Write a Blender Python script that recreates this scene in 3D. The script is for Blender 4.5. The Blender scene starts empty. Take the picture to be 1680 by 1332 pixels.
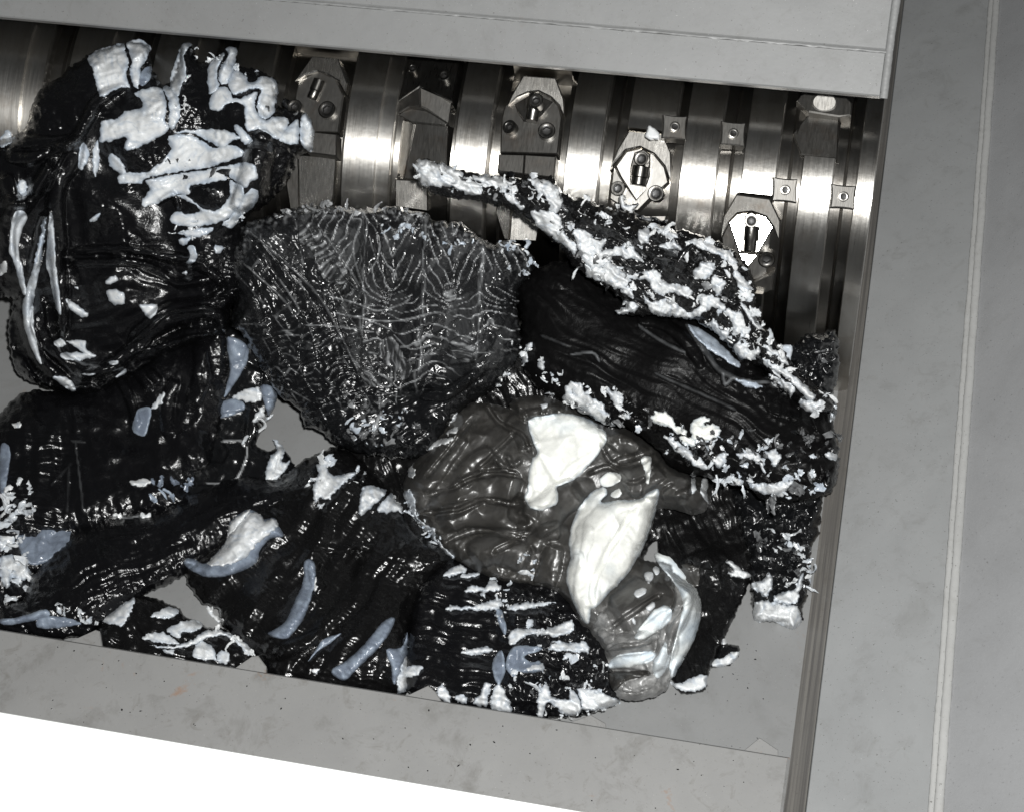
import bpy, math
import numpy as np

# ------------------------------------------------------------------ camera, world, lamp
scene = bpy.context.scene
COL = scene.collection
FPX, W, H, CX, CY = 2839.0, 1680.0, 1332.0, 840.0, 666.0
AX = np.array([14970.0, 1918.0, -2839.0]); AX /= np.linalg.norm(AX)
AY = np.array([1011.0, -3688.0, 2839.0]); AY -= AX * (AX @ AY); AY /= np.linalg.norm(AY)
AZ = np.cross(AX, AY)
MW = np.array([AX, AY, AZ]).T
RIGHT, DOWN, FWD = MW[0], MW[1], MW[2]
CAM = -1.9 * FWD

cam = bpy.data.cameras.new("camera")
cam.lens = FPX / W * 36.0
cam.sensor_width = 36.0
cam.clip_start, cam.clip_end = 0.05, 50.0
cam_o = bpy.data.objects.new("camera", cam)
COL.objects.link(cam_o)
import mathutils
m = mathutils.Matrix.Identity(4)
for i in range(3):
    m[i][0] = RIGHT[i]; m[i][1] = -DOWN[i]; m[i][2] = -FWD[i]; m[i][3] = CAM[i]
cam_o.matrix_world = m
scene.camera = cam_o

world = bpy.data.worlds.new("World")
scene.world = world
world.use_nodes = True
bg = world.node_tree.nodes["Background"]
bg.inputs[0].default_value = (0.90, 0.96, 1.0, 1)
bg.inputs[1].default_value = 0.03

def area(name, loc, target, size, power, col=(1, 1, 1)):
    l = bpy.data.lights.new(name, 'AREA')
    l.shape = 'DISK'; l.size = size; l.energy = power; l.color = col
    o = bpy.data.objects.new(name, l)
    COL.objects.link(o)
    o.location = loc
    d = mathutils.Vector(target) - mathutils.Vector(loc)
    o.rotation_euler = d.to_track_quat('-Z', 'Y').to_euler()
    return o
FLASH = CAM + RIGHT * 0.055 - DOWN * 0.075
area("flash", FLASH, (0.05, 0.0, 0.1), 0.045, 48.5, (1.0, 1.0, 0.985))
scene.view_settings.view_transform = 'Standard'
scene.view_settings.look = 'None'
scene.view_settings.exposure = 0.0
scene.view_settings.gamma = 1.0
scene.cycles.max_bounces = 6

# ------------------------------------------------------------------ geometry of the picture -> place
def ray(px, py):
    px = np.asarray(px, float); py = np.asarray(py, float)
    return (((px - CX) / FPX)[..., None] * RIGHT + ((py - CY) / FPX)[..., None] * DOWN + FWD)
def at_z(px, py, z):
    r = ray(px, py); return CAM + r * ((z - CAM[2]) / r[..., 2])[..., None]
RY, RZ, RR, RG = 0.265, 0.10, 0.213, 0.197
def cyl_t(px, py, rad):
    r = ray(px, py)
    a = r[..., 1] ** 2 + r[..., 2] ** 2
    oy, oz = CAM[1] - RY, CAM[2] - RZ
    b = oy * r[..., 1] + oz * r[..., 2]
    c = oy * oy + oz * oz - rad * rad
    d = b * b - a * c
    t = np.where(d > 0, (-b - np.sqrt(np.maximum(d, 0))) / a, 9.0)
    return t
def floor_t(px, py):
    r = ray(px, py); return -CAM[2] / r[..., 2]
def base_t(px, py, k=0.04):
    a, b = floor_t(px, py), cyl_t(px, py, RR)
    r = ray(px, py); n = np.array([0, -math.sin(0.95), math.cos(0.95)])      # past this angle the heap slopes straight to the floor
    q = np.array([0, RY, RZ]) + n * RR
    tp = ((q - CAM) @ n) / (r @ n)
    th = np.arctan2(-(CAM[1] + r[..., 1] * b - RY), CAM[2] + r[..., 2] * b - RZ)
    b = np.where((b > 5) | (th > 0.95), tp, b)
    mn = np.minimum(a, b)
    return mn - k * np.log(np.exp(-(a - mn) / k) + np.exp(-(b - mn) / k))
CROPS = {1: (0, 0, 3), 2: (440, 60, 3), 3: (900, 60, 3), 4: (0, 400, 3), 5: (380, 300, 3), 6: (820, 420, 2.8948),
         7: (0, 780, 3), 8: (300, 700, 3), 9: (640, 640, 2.775), 10: (640, 900, 2.4), 11: (1100, 880, 2.8966),
         12: (1240, 0, 2.3795), 0: (0, 0, 1)}
def T(c, pts):
    ox, oy, s = CROPS[c]
    return [(ox + p[0] / s, oy + p[1] / s) for p in pts]

# ------------------------------------------------------------------ noise
def _hash(ix, iy, s):
    n = (ix.astype(np.int64) * 374761393 + iy.astype(np.int64) * 668265263 + int(s) * 974711) & 0xffffffff
    n = ((n ^ (n >> 13)) * 1274126177) & 0xffffffff
    n = ((n ^ (n >> 16)) * 2246822519) & 0xffffffff
    return ((n ^ (n >> 15)) & 0xffffff) / float(0xffffff)
def noise(X, Y, scale, seed=0):
    x = np.asarray(X, float) / scale; y = np.asarray(Y, float) / scale
    ix = np.floor(x); iy = np.floor(y); fx = x - ix; fy = y - iy
    out = 0
    ux = fx * fx * fx * (fx * (fx * 6 - 15) + 10); uy = fy * fy * fy * (fy * (fy * 6 - 15) + 10)
    for dx in (0, 1):
        for dy in (0, 1):
            a = _hash(ix + dx, iy + dy, seed) * 2 * math.pi
            g = np.cos(a) * (fx - dx) + np.sin(a) * (fy - dy)
            out = out + g * (ux if dx else 1 - ux) * (uy if dy else 1 - uy)
    return out * 1.4
def fbm(X, Y, scale, octv=4, seed=0, gain=0.5):
    o, a = 0, 1.0
    for k in range(octv):
        o = o + a * noise(X, Y, scale / 2 ** k, seed + k * 17); a *= gain
    return o
def ridged(X, Y, scale, octv=3, seed=0, gain=0.5):
    o, a = 0, 1.0
    for k in range(octv):
        o = o + a * (1 - 2 * np.abs(noise(X, Y, scale / 2 ** k, seed + k * 31))); a *= gain
    return o
def rot(X, Y, deg):
    c, s = math.cos(math.radians(deg)), math.sin(math.radians(deg))
    return X * c + Y * s, -X * s + Y * c
def streak(X, Y, deg, long, short, seed=0, octv=2):
    u, v = rot(X, Y, deg)
    wv = v + 0.25 * short * fbm(X, Y, short * 6, 2, seed + 5) * 4
    o, a = 0, 1.0
    for k in range(octv):
        o = o + a * noise(u / (long / short), wv, short / 2 ** k, seed + k * 13); a *= 0.5
    return o
def worley(X, Y, scale, seed=0):
    x = np.asarray(X, float) / scale; y = np.asarray(Y, float) / scale
    ix = np.floor(x); iy = np.floor(y)
    f1 = np.full(x.shape, 9.0); f2 = np.full(x.shape, 9.0); cid = np.zeros(x.shape)
    for dx in (-1, 0, 1):
        for dy in (-1, 0, 1):
            cx = ix + dx + _hash(ix + dx, iy + dy, seed); cy = iy + dy + _hash(ix + dx, iy + dy, seed + 7)
            d = np.hypot(x - cx, y - cy)
            c = _hash(ix + dx, iy + dy, seed + 3)
            nearer = d < f1
            f2 = np.where(nearer, f1, np.minimum(f2, d)); cid = np.where(nearer, c, cid); f1 = np.where(nearer, d, f1)
    return f1, f2, cid
def facets(X, Y, scale, tilt, step, seed=0):
    """Broken planes: each cell is a flat face with its own tilt and height. Returns height and distance to the nearest edge."""
    x = np.asarray(X, float) / scale; y = np.asarray(Y, float) / scale
    ix = np.floor(x); iy = np.floor(y)
    f1 = np.full(x.shape, 9.0); f2 = np.full(x.shape, 9.0); h = np.zeros(x.shape); ci = np.zeros(x.shape)
    for dx in (-1, 0, 1):
        for dy in (-1, 0, 1):
            ax, ay = _hash(ix + dx, iy + dy, seed), _hash(ix + dx, iy + dy, seed + 7)
            px, py = x - (ix + dx + ax), y - (iy + dy + ay)
            d = np.hypot(px, py); near = d < f1
            hh = scale * tilt * (px * (2 * _hash(ix + dx, iy + dy, seed + 11) - 1) + py * (2 * _hash(ix + dx, iy + dy, seed + 12) - 1)) + step * (_hash(ix + dx, iy + dy, seed + 3) - .5)
            f2 = np.where(near, f1, np.minimum(f2, d)); h = np.where(near, hh, h); ci = np.where(near, _hash(ix + dx, iy + dy, seed + 21), ci); f1 = np.where(near, d, f1)
    return h, f2 - f1, ci
def sstep(a, b, x):
    t = np.clip((x - a) / (b - a), 0, 1); return t * t * (3 - 2 * t)
def seg_dist(X, Y, pts, closed=False):
    """Distance to a polyline and the parameter along it (0..1)."""
    P = np.array(pts, float); n = len(P)
    best = np.full(X.shape, 1e9); par = np.zeros(X.shape)
    last = n if closed else n - 1
    for i in range(last):
        a = P[i]; b = P[(i + 1) % n]; d = b - a; L = d @ d + 1e-9
        t = np.clip(((X - a[0]) * d[0] + (Y - a[1]) * d[1]) / L, 0, 1)
        q = np.hypot(X - a[0] - t * d[0], Y - a[1] - t * d[1])
        w = q < best
        best = np.where(w, q, best); par = np.where(w, (i + t) / last, par)
    return best, par
def inside(X, Y, pts):
    P = np.array(pts, float); r = np.zeros(X.shape, bool); j = len(P) - 1
    for i in range(len(P)):
        xi, yi, xj, yj = P[i][0], P[i][1], P[j][0], P[j][1]
        if yi != yj:
            r ^= ((yi > Y) != (yj > Y)) & (X < (xj - xi) * (Y - yi) / (yj - yi) + xi)
        j = i
    return r
def smooth_line(pts, n=6, closed=False):
    """Catmull-Rom through the points."""
    P = [np.array(p, float) for p in pts]; out = []
    N = len(P)
    for i in range(N if closed else N - 1):
        if closed: p0, p1, p2, p3 = P[i - 1], P[i], P[(i + 1) % N], P[(i + 2) % N]
        else: p0, p1, p2, p3 = P[max(i - 1, 0)], P[i], P[i + 1], P[min(i + 2, N - 1)]
        for k in range(n):
            t = k / n
            out.append(tuple(0.5 * (2 * p1 + (p2 - p0) * t + (2 * p0 - 5 * p1 + 4 * p2 - p3) * t * t + (3 * p1 - p0 - 3 * p2 + p3) * t ** 3)))
    if not closed: out.append(tuple(P[-1]))
    return out

# ------------------------------------------------------------------ materials
def mat(name):
    mt = bpy.data.materials.new(name); mt.use_nodes = True
    nt = mt.node_tree; b = nt.nodes["Principled BSDF"]
    return mt, nt, b
def node(nt, typ, **kw):
    n = nt.nodes.new(typ)
    for k, v in kw.items(): setattr(n, k, v)
    return n
def tex_noise(nt, scale, detail=4, rough=0.55, vec=None, dist=0.0):
    n = node(nt, 'ShaderNodeTexNoise')
    n.inputs['Scale'].default_value = scale; n.inputs['Detail'].default_value = detail
    n.inputs['Roughness'].default_value = rough; n.inputs['Distortion'].default_value = dist
    if vec is not None: nt.links.new(vec, n.inputs['Vector'])
    return n.outputs['Fac']
def ramp(nt, fac, stops):
    r = node(nt, 'ShaderNodeValToRGB'); e = r.color_ramp.elements
    while len(e) < len(stops): e.new(0.5)
    for k, (p, c) in enumerate(stops):
        e[k].position = p
        e[k].color = (c, c, c, 1) if isinstance(c, (int, float)) else (*c, 1)
    nt.links.new(fac, r.inputs[0]); return r.outputs[0]
def mixc(nt, fac, a, b, mode='MIX'):
    x = node(nt, 'ShaderNodeMix', data_type='RGBA', blend_type=mode)
    for s, v in ((x.inputs[0], fac), (x.inputs[6], a), (x.inputs[7], b)):
        if hasattr(v, 'links') or hasattr(v, 'is_linked'): nt.links.new(v, s)
        elif isinstance(v, (int, float)): s.default_value = v
        else: s.default_value = (*v, 1)
    return x.outputs[2]
def bump(nt, b, h, strength, dist):
    n = node(nt, 'ShaderNodeBump'); n.inputs['Strength'].default_value = strength; n.inputs['Distance'].default_value = dist
    nt.links.new(h, n.inputs['Height'])
    prev = b.inputs['Normal'].links
    if prev: nt.links.new(prev[0].from_socket, n.inputs['Normal'])
    nt.links.new(n.outputs[0], b.inputs['Normal'])
def pos(nt, scale=(1, 1, 1), rotz=0.0, roty=0.0):
    g = node(nt, 'ShaderNodeNewGeometry'); mp = node(nt, 'ShaderNodeMapping')
    mp.inputs['Scale'].default_value = scale; mp.inputs['Rotation'].default_value = (0, roty, rotz)
    nt.links.new(g.outputs['Position'], mp.inputs['Vector']); return mp.outputs[0]
def attr(nt, name, out='Fac'):
    a = node(nt, 'ShaderNodeAttribute', attribute_name=name); return a.outputs[out]

def plastic(name, base, alt, rough, bumps, sss=0.0, spec=0.5, rvar=0.12, mottle=0.0, dk=0.72):
    mt, nt, b = mat(name)
    tone = attr(nt, 'tone')
    c = mixc(nt, tone, base, alt)
    if mottle:
        nz = tex_noise(nt, 60, 5, 0.6, pos(nt), 1.0)
        c = mixc(nt, ramp(nt, nz, [(0.35, 0.0), (0.7, mottle)]), c, [x * dk for x in base])
    nt.links.new(c, b.inputs['Base Color'])
    rn = tex_noise(nt, 130, 4, 0.6, pos(nt))
    nt.links.new(ramp(nt, rn, [(0.3, max(rough - rvar, 0.04)), (0.7, rough + rvar)]), b.inputs['Roughness'])
    b.inputs['Specular IOR Level'].default_value = spec
    if sss:
        b.inputs['Subsurface Weight'].default_value = sss
        b.inputs['Subsurface Radius'].default_value = (1.0, 1.0, 1.05)
        b.inputs['Subsurface Scale'].default_value = 0.004
    for (sc, st, di, asp) in bumps:
        bump(nt, b, tex_noise(nt, sc, 5, 0.6, pos(nt, asp), 0.4), st, di)
    return mt
M = {}
M['black'] = plastic('black plastic', (0.0035, 0.0035, 0.004), (0.28, 0.29, 0.30), 0.23, [(110, 0.32, 0.004, (1, 1, 1)), (420, 0.12, 0.001, (1, 1, 1))], rvar=0.08)
M['black_soft'] = plastic('smooth black plastic', (0.0038, 0.0037, 0.0038), (0.28, 0.29, 0.30), 0.25, [(70, 0.3, 0.005, (1, 1, 1)), (420, 0.08, 0.0008, (1, 1, 1))], rvar=0.08)
M['black_matt'] = plastic('dull black plastic', (0.0032, 0.0031, 0.0032), (0.28, 0.29, 0.30), 0.36, [(70, 0.3, 0.005, (1, 1, 1)), (420, 0.1, 0.0008, (1, 1, 1))], spec=0.09)
M['black_glass'] = plastic('fractured black plastic', (0.0045, 0.0047, 0.0052), (0.42, 0.43, 0.44), 0.22, [(260, 0.25, 0.0015, (1, 1, 1))])
M['grey'] = plastic('smoky grey plastic', (0.034, 0.0322, 0.0292), (0.36, 0.36, 0.355), 0.40, [(60, 0.25, 0.004, (1, 1, 1)), (300, 0.08, 0.0008, (1, 1, 1))], sss=0.15, spec=1.0, rvar=0.07, mottle=0.8, dk=0.5)
M['white'] = plastic('white plastic', (0.60, 0.612, 0.617), (0.25, 0.31, 0.39), 0.23, [(140, 0.22, 0.0022, (1, 1, 1)), (700, 0.18, 0.0006, (1, 1, 1))], sss=0.35, mottle=0.25)
M['cream'] = plastic('wet white plastic', (0.72, 0.725, 0.69), (0.43, 0.52, 0.61), 0.26, [(70, 0.2, 0.003, (1, 1, 1)), (400, 0.12, 0.0008, (1, 1, 1))], sss=0.4, mottle=0.15)
M['blue'] = plastic('bluish translucent plastic', (0.14, 0.165, 0.208), (0.34, 0.40, 0.47), 0.26, [(120, 0.3, 0.002, (1, 1, 1)), (600, 0.3, 0.0006, (1, 1, 1))], sss=0.3)

def steel(name, base=0.5, rough=0.28, streaks=True, dark=0.5, brown=0.3, aniso=False, bstr=0.25, rv=0.06):
    mt, nt, b = mat(name)
    b.inputs['Metallic'].default_value = 1.0
    if streaks:
        mp = node(nt, 'ShaderNodeMapping'); mp.inputs['Scale'].default_value = (900, 6, 6)
        a = node(nt, 'ShaderNodeAttribute', attribute_name='ruv'); nt.links.new(a.outputs['Vector'], mp.inputs['Vector'])
        v = mp.outputs[0]
        mp2 = node(nt, 'ShaderNodeMapping'); mp2.inputs['Scale'].default_value = (60, 2, 2)
        nt.links.new(a.outputs['Vector'], mp2.inputs['Vector']); v2 = mp2.outputs[0]
    else:
        v = pos(nt, (900, 90, 90)); v2 = pos(nt, (40, 25, 25))
    n1 = tex_noise(nt, 1.0, 3, 0.6, v); n2 = tex_noise(nt, 1.0, 5, 0.65, v2)
    n3 = tex_noise(nt, 45, 5, 0.65, pos(nt))
    c = mixc(nt, ramp(nt, n2, [(0.3, 0.0), (0.75, 1.0)]), (base, base * 0.975, base * 0.925), (base * dark, base * dark * 0.95, base * dark * 0.87))
    c = mixc(nt, ramp(nt, n3, [(0.52, 0.0), (0.78, brown)]), c, (0.16, 0.10, 0.055))
    if streaks:
        sx = node(nt, 'ShaderNodeSeparateXYZ'); nt.links.new(a.outputs['Vector'], sx.inputs[0])
        b.inputs['Anisotropic'].default_value = 0.85
        tg = node(nt, 'ShaderNodeCombineXYZ'); tg.inputs[0].default_value = 1.0
        nt.links.new(tg.outputs[0], b.inputs['Tangent'])
        mr = node(nt, 'ShaderNodeMapRange'); mr.inputs[1].default_value = 0.203; mr.inputs[2].default_value = 0.208
        nt.links.new(sx.outputs[2], mr.inputs[0])
        c = mixc(nt, mr.outputs[0], mixc(nt, 0.66, c, (0.075, 0.068, 0.058)), c)
    nt.links.new(c, b.inputs['Base Color'])
    nt.links.new(ramp(nt, n1, [(0.25, rough - rv), (0.75, rough + rv * 1.5)]), b.inputs['Roughness'])
    bump(nt, b, n1, bstr, 0.0003)
    bump(nt, b, tex_noise(nt, 160, 3, 0.5, pos(nt)), 0.06, 0.001)
    return mt
M['rotor'] = steel('brushed rotor steel', 0.62, 0.30, dark=0.74, brown=0.4, bstr=0.03, rv=0.03)
M['knife'] = steel('ground knife steel', 0.60, 0.25, False, 0.9, 0.15, bstr=0.05, rv=0.03)
M['mirror'] = steel('polished seat steel', 0.85, 0.12, False, 0.9, 0.0, bstr=0.03)
M['seat'] = steel('worn seat steel', 0.26, 0.34, False, 0.7, 0.4, bstr=0.08, rv=0.04)
M['block'] = steel('rough hardened steel', 0.17, 0.42, False, 0.8, 0.15, bstr=0.2)
M['screw'] = steel('oily screw steel', 0.13, 0.3, False, 0.5, 0.2)
M['socket'] = plastic('shaded socket', (0.008, 0.0075, 0.007), (0.008, 0.008, 0.008), 0.45, [])  # black base colour paints in the shade of the screw recess
M['bronze'] = steel('pale bronze', 0.62, 0.38, False, 0.85, 0.25, bstr=0.4)

def paint(name, col, rough=0.45, dirt=0.5, rust=0.0, scuff=0.0):
    mt, nt, b = mat(name)
    p = pos(nt)
    big = tex_noise(nt, 9, 4, 0.6, p, 0.5); mid = tex_noise(nt, 55, 6, 0.7, p, 0.8); fine = tex_noise(nt, 420, 3, 0.6, p)
    c = mixc(nt, ramp(nt, big, [(0.3, 0.0), (0.75, 1.0)]), col, [x * 0.86 for x in col])
    c = mixc(nt, ramp(nt, mid, [(0.56, 0.0), (0.8, dirt)]), c, (col[0] * 0.5, col[1] * 0.47, col[2] * 0.42))
    c = mixc(nt, ramp(nt, fine, [(0.66, 0.0), (0.72, 0.75)]), c, (0.06, 0.055, 0.05))
    sm = tex_noise(nt, 24, 5, 0.72, pos(nt, (1, 1, 1), 0.6), 0.35)
    c = mixc(nt, ramp(nt, sm, [(0.54, 0.0), (0.74, dirt * 0.7)]), c, (col[0] * 0.42, col[1] * 0.40, col[2] * 0.36))
    fine2 = tex_noise(nt, 700, 2, 0.6, pos(nt, (1, 1.3, 1)))
    c = mixc(nt, ramp(nt, fine2, [(0.735, 0.0), (0.77, 0.7)]), c, (0.6, 0.6, 0.58))
    if scuff:
        sc = tex_noise(nt, 1.0, 4, 0.7, pos(nt, (220, 3, 220)))
        c = mixc(nt, ramp(nt, sc, [(0.40, 0.0), (0.62, scuff)]), c, (0.105, 0.10, 0.095))
    if rust:
        rn = tex_noise(nt, 16, 6, 0.75, pos(nt), 0.4)
        c = mixc(nt, ramp(nt, rn, [(0.63, 0.0), (0.72, rust)]), c, (0.22, 0.10, 0.035))
    nt.links.new(c, b.inputs['Base Color'])
    nt.links.new(ramp(nt, mid, [(0.3, rough - 0.06), (0.8, rough + 0.12)]), b.inputs['Roughness'])
    bump(nt, b, tex_noise(nt, 260, 3, 0.55, p), 0.08, 0.001)
    bump(nt, b, tex_noise(nt, 18, 2, 0.5, p), 0.10, 0.006)
    return mt
M['paint'] = paint('grey machine paint', (0.203, 0.205, 0.204), 0.46, 0.35, 0.15)
M['paint_front'] = paint('scuffed grey machine paint', (0.215, 0.214, 0.21), 0.5, 0.75, 0.5)
M['paint_side'] = paint('cool grey machine paint', (0.27, 0.275, 0.276), 0.32, 0.4)
M['paint_flare'] = paint('dark grey machine paint', (0.29, 0.293, 0.298), 0.26, 0.2)
M['strip'] = paint('scraped bare strip', (0.20, 0.19, 0.175), 0.35, 0.5, 0.1, scuff=1.0)
M['weld'] = paint('painted weld bead', (0.36, 0.36, 0.352), 0.5, 0.3)
mt, nt, b = mat('blown-out stand-in white')
b.inputs['Base Color'].default_value = (0.86, 0.87, 0.86, 1); b.inputs['Roughness'].default_value = 0.6
M['sheet'] = mt

# ------------------------------------------------------------------ objects
def setp(o, label=None, cat=None, group=None, kind=None):
    if label: o['label'] = label
    if cat: o['category'] = cat
    if group: o['group'] = group
    if kind: o['kind'] = kind
    return o
def origin_of(o):
    v = np.array(o.location)
    return v + (origin_of(o.parent) if o.parent else 0)
def mk(name, V, F, material, parent=None, smooth=True, sharp=None, attrs=None):
    V = np.asarray(V, float)
    c = (V.min(0) + V.max(0)) / 2
    me = bpy.data.meshes.new(name)
    if isinstance(F, np.ndarray):
        nf, k = F.shape
        me.vertices.add(len(V)); me.vertices.foreach_set('co', (V - c).astype(np.float32).ravel())
        me.loops.add(nf * k); me.loops.foreach_set('vertex_index', F.astype(np.int32).ravel())
        me.polygons.add(nf); me.polygons.foreach_set('loop_start', (np.arange(nf) * k).astype(np.int32))
        try: me.polygons.foreach_set('loop_total', np.full(nf, k, np.int32))
        except Exception: pass
        me.update(calc_edges=True); me.validate()
    else:
        me.from_pydata([tuple(p) for p in (V - c)], [], F); me.update()
    if smooth:
        me.polygons.foreach_set('use_smooth', np.ones(len(me.polygons), bool))
        if sharp: me.set_sharp_from_angle(angle=math.radians(sharp))
    for an, (typ, arr) in (attrs or {}).items():
        a = me.attributes.new(an, typ, 'POINT')
        a.data.foreach_set('vector' if typ == 'FLOAT_VECTOR' else 'value', np.asarray(arr, np.float32).ravel())
    me.materials.append(material)
    o = bpy.data.objects.new(name, me); COL.objects.link(o)
    if parent is not None: o.parent = parent; o.location = tuple(c - origin_of(parent))
    else: o.location = tuple(c)
    return o
def empty(name, loc):
    o = bpy.data.objects.new(name, None); COL.objects.link(o); o.location = tuple(loc); o.empty_display_size = 0.05
    return o
def plate(name, corners, thick, nrm, material, parent, bevel=0.0015, n=1):
    """A flat plate from its outline (world points), thickened away from nrm, with a small bevel round its face."""
    P = np.array(corners, float); nrm = np.array(nrm, float); nrm /= np.linalg.norm(nrm)
    a = sum(np.cross(P[i] - P[0], P[i + 1] - P[0]) for i in range(1, len(P) - 1))
    if a @ nrm < 0: P = P[::-1]
    k = len(P); cen = P.mean(0)
    ins = []
    for i in range(k):
        e1 = P[i] - P[i - 1]; e2 = P[(i + 1) % k] - P[i]
        e1 = e1 / (np.linalg.norm(e1) + 1e-9); e2 = e2 / (np.linalg.norm(e2) + 1e-9)
        n1 = np.cross(nrm, e1); n2 = np.cross(nrm, e2); bi = n1 + n2
        bi /= max(np.linalg.norm(bi), 0.5)
        ins.append(P[i] + bi * bevel * 1.2)
    ins = np.array(ins)
    V = np.vstack([ins, P - nrm * bevel, P - nrm * thick])
    F = [list(range(k))]
    for i in range(k):
        j = (i + 1) % k
        F.append([k + i, k + j, j, i]); F.append([2 * k + i, 2 * k + j, k + j, k + i])
    F.append(list(range(3 * k - 1, 2 * k - 1, -1)))
    return mk(name, V, F, material, parent, smooth=False)
def grid(name, c00, c10, c11, c01, nu, nv, material, parent=None, disp=None):
    u = np.linspace(0, 1, nu)[None, :, None]; v = np.linspace(0, 1, nv)[:, None, None]
    c00, c10, c11, c01 = [np.array(c, float) for c in (c00, c10, c11, c01)]
    V = (c00 * (1 - u) + c10 * u) * (1 - v) + (c01 * (1 - u) + c11 * u) * v
    if disp is not None: V = V + disp(u, v)
    idx = np.arange(nu * nv).reshape(nv, nu)
    F = np.stack([idx[:-1, :-1], idx[:-1, 1:], idx[1:, 1:], idx[1:, :-1]], -1).reshape(-1, 4)
    return mk(name, V.reshape(-1, 3), F, material, parent)

# ------------------------------------------------------------------ the hopper
XW = 0.348
fl = mk('floor', [(-1.2, -0.75, 0), (XW + 0.02, -0.75, 0), (XW + 0.02, 0.45, 0), (-1.2, 0.45, 0)], [[0, 1, 2, 3]], M['paint'])
setp(fl, 'grey painted hopper floor with small dark specks', None, None, 'structure')

hop = empty('hopper', (XW, 0.0, 0.0))
setp(hop, 'grey painted steel hopper walls around the rotor', 'hopper')
# scraped strip at the foot of the side wall, then the sloped side plate up to the weld bead, then the flared plate
zs = 0.012
sl0 = at_z(1304, 1250, zs); sr0 = at_z(1335, 1200, zs)
xs0, xs1 = XW - 0.001, XW + 0.018
pl_y0, pl_y1 = -0.75, 0.80
grid('wear_strip', (xs0, pl_y0, 0.0), (xs1, pl_y0, 0.020), (xs1, pl_y1, 0.020), (xs0, pl_y1, 0.0), 8, 120, M['strip'], hop)
zw = 0.062
xw_ = at_z(1580, 700, zw)[0]
V = [(xs1, pl_y0, 0.024), (xw_, pl_y0, zw), (xw_, pl_y1, zw), (xs1, pl_y1, 0.024)]
plate('side_plate', V, 0.012, (-0.3, 0, 1), M['paint_side'], hop)
plate('flared_plate', [(xw_ + 0.004, pl_y0, zw - 0.002), (xw_ + 0.35, pl_y0, zw + 0.30), (xw_ + 0.35, pl_y1, zw + 0.30), (xw_ + 0.004, pl_y1, zw - 0.002)], 0.012, (-0.7, 0, 0.7), M['paint_flare'], hop)
def bead(name, p0, p1, rad, material, parent, seed, ripple=0.25, n=500, m=9):
    p0 = np.array(p0, float); p1 = np.array(p1, float); d = p1 - p0; L = np.linalg.norm(d); d /= L
    a = np.cross(d, (0, 0, 1)); a /= np.linalg.norm(a); c = np.cross(a, d)
    s = np.linspace(0, L, n)[:, None]; th = np.linspace(-0.35, math.pi + 0.35, m)[None, :]
    R = rad * (1 + ripple * noise(s * 1000 + th * 2, th * 14, 7.0, seed) + ripple * 0.9 * noise(s * 1000, th * 9, 40, seed + 3) + 0.05 * ((s / 0.0045 + 0.3 * np.sin(th)) % 1.0))
    wob = rad * 0.12 * noise(s * 1000, s * 0, 60, seed + 9)
    V = p0 + d * s[..., None] + a * (np.cos(th) * R * 1.15 + wob)[..., None] + c * (np.sin(th) * R * 0.62)[..., None]
    idx = np.arange(n * m).reshape(n, m)
    F = np.stack([idx[:-1, :-1], idx[1:, :-1], idx[1:, 1:], idx[:-1, 1:]], -1).reshape(-1, 4)[:, ::-1]
    return mk(name, V.reshape(-1, 3), F, material, parent)
bead('weld_bead', (xw_ + 0.0028, pl_y0, zw + .001), (xw_ + 0.0028, pl_y1, zw + .001), 0.0036, M['weld'], hop, 3, 0.14)
bead('weld_bead', (xw_ - 0.0032, pl_y0, zw - .001), (xw_ - 0.0032, pl_y1, zw - .001), 0.0028, M['weld'], hop, 23, 0.22)
# back plates above the rotor
zb = 0.352
e0, e1 = at_z(-60, 28 - 60 * 0.0906, zb), at_z(1437, 158, zb)
yb = (e0[1] + e1[1]) / 2
sl = np.array([0, 0.80, 0.60])
x0b, x1b = -1.0, XW + 0.004
def back(x, s, off=0.0):
    nb = np.array([0, -0.60, 0.80]); return np.array([x, yb, zb]) + sl * s + nb * off
plate('back_plate', [back(x0b, 0), back(x1b, 0), back(x1b, 0.0425), back(x0b, 0.0425)], 0.012, (0, -0.6, 0.8), M['paint'], hop)
plate('back_plate', [back(x0b, 0.0445, .001), back(x1b, 0.0445, .001), back(x1b, 0.6, .001), back(x0b, 0.6, .001)], 0.012, (0, -0.6, 0.8), M['paint'], hop)
bead('weld_seam', back(x0b, 0.0435, -0.0005), back(x1b, 0.0435, -0.0005), 0.0020, M['paint'], hop, 11, 0.4, 700, 7)
bead('corner_weld', back(x1b + .003, -0.002, 0.0), back(x1b + .003, 0.6, 0.0), 0.0032, M['paint'], hop, 14, 0.12)
V = [(x1b + 0.002, yb + 0.0, zb - .002), (x1b + .12, yb + 0.0, zb + .03), (x1b + .12, yb + .5, zb + .40), (x1b + .002, yb + .5, zb + .37)]

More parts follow.
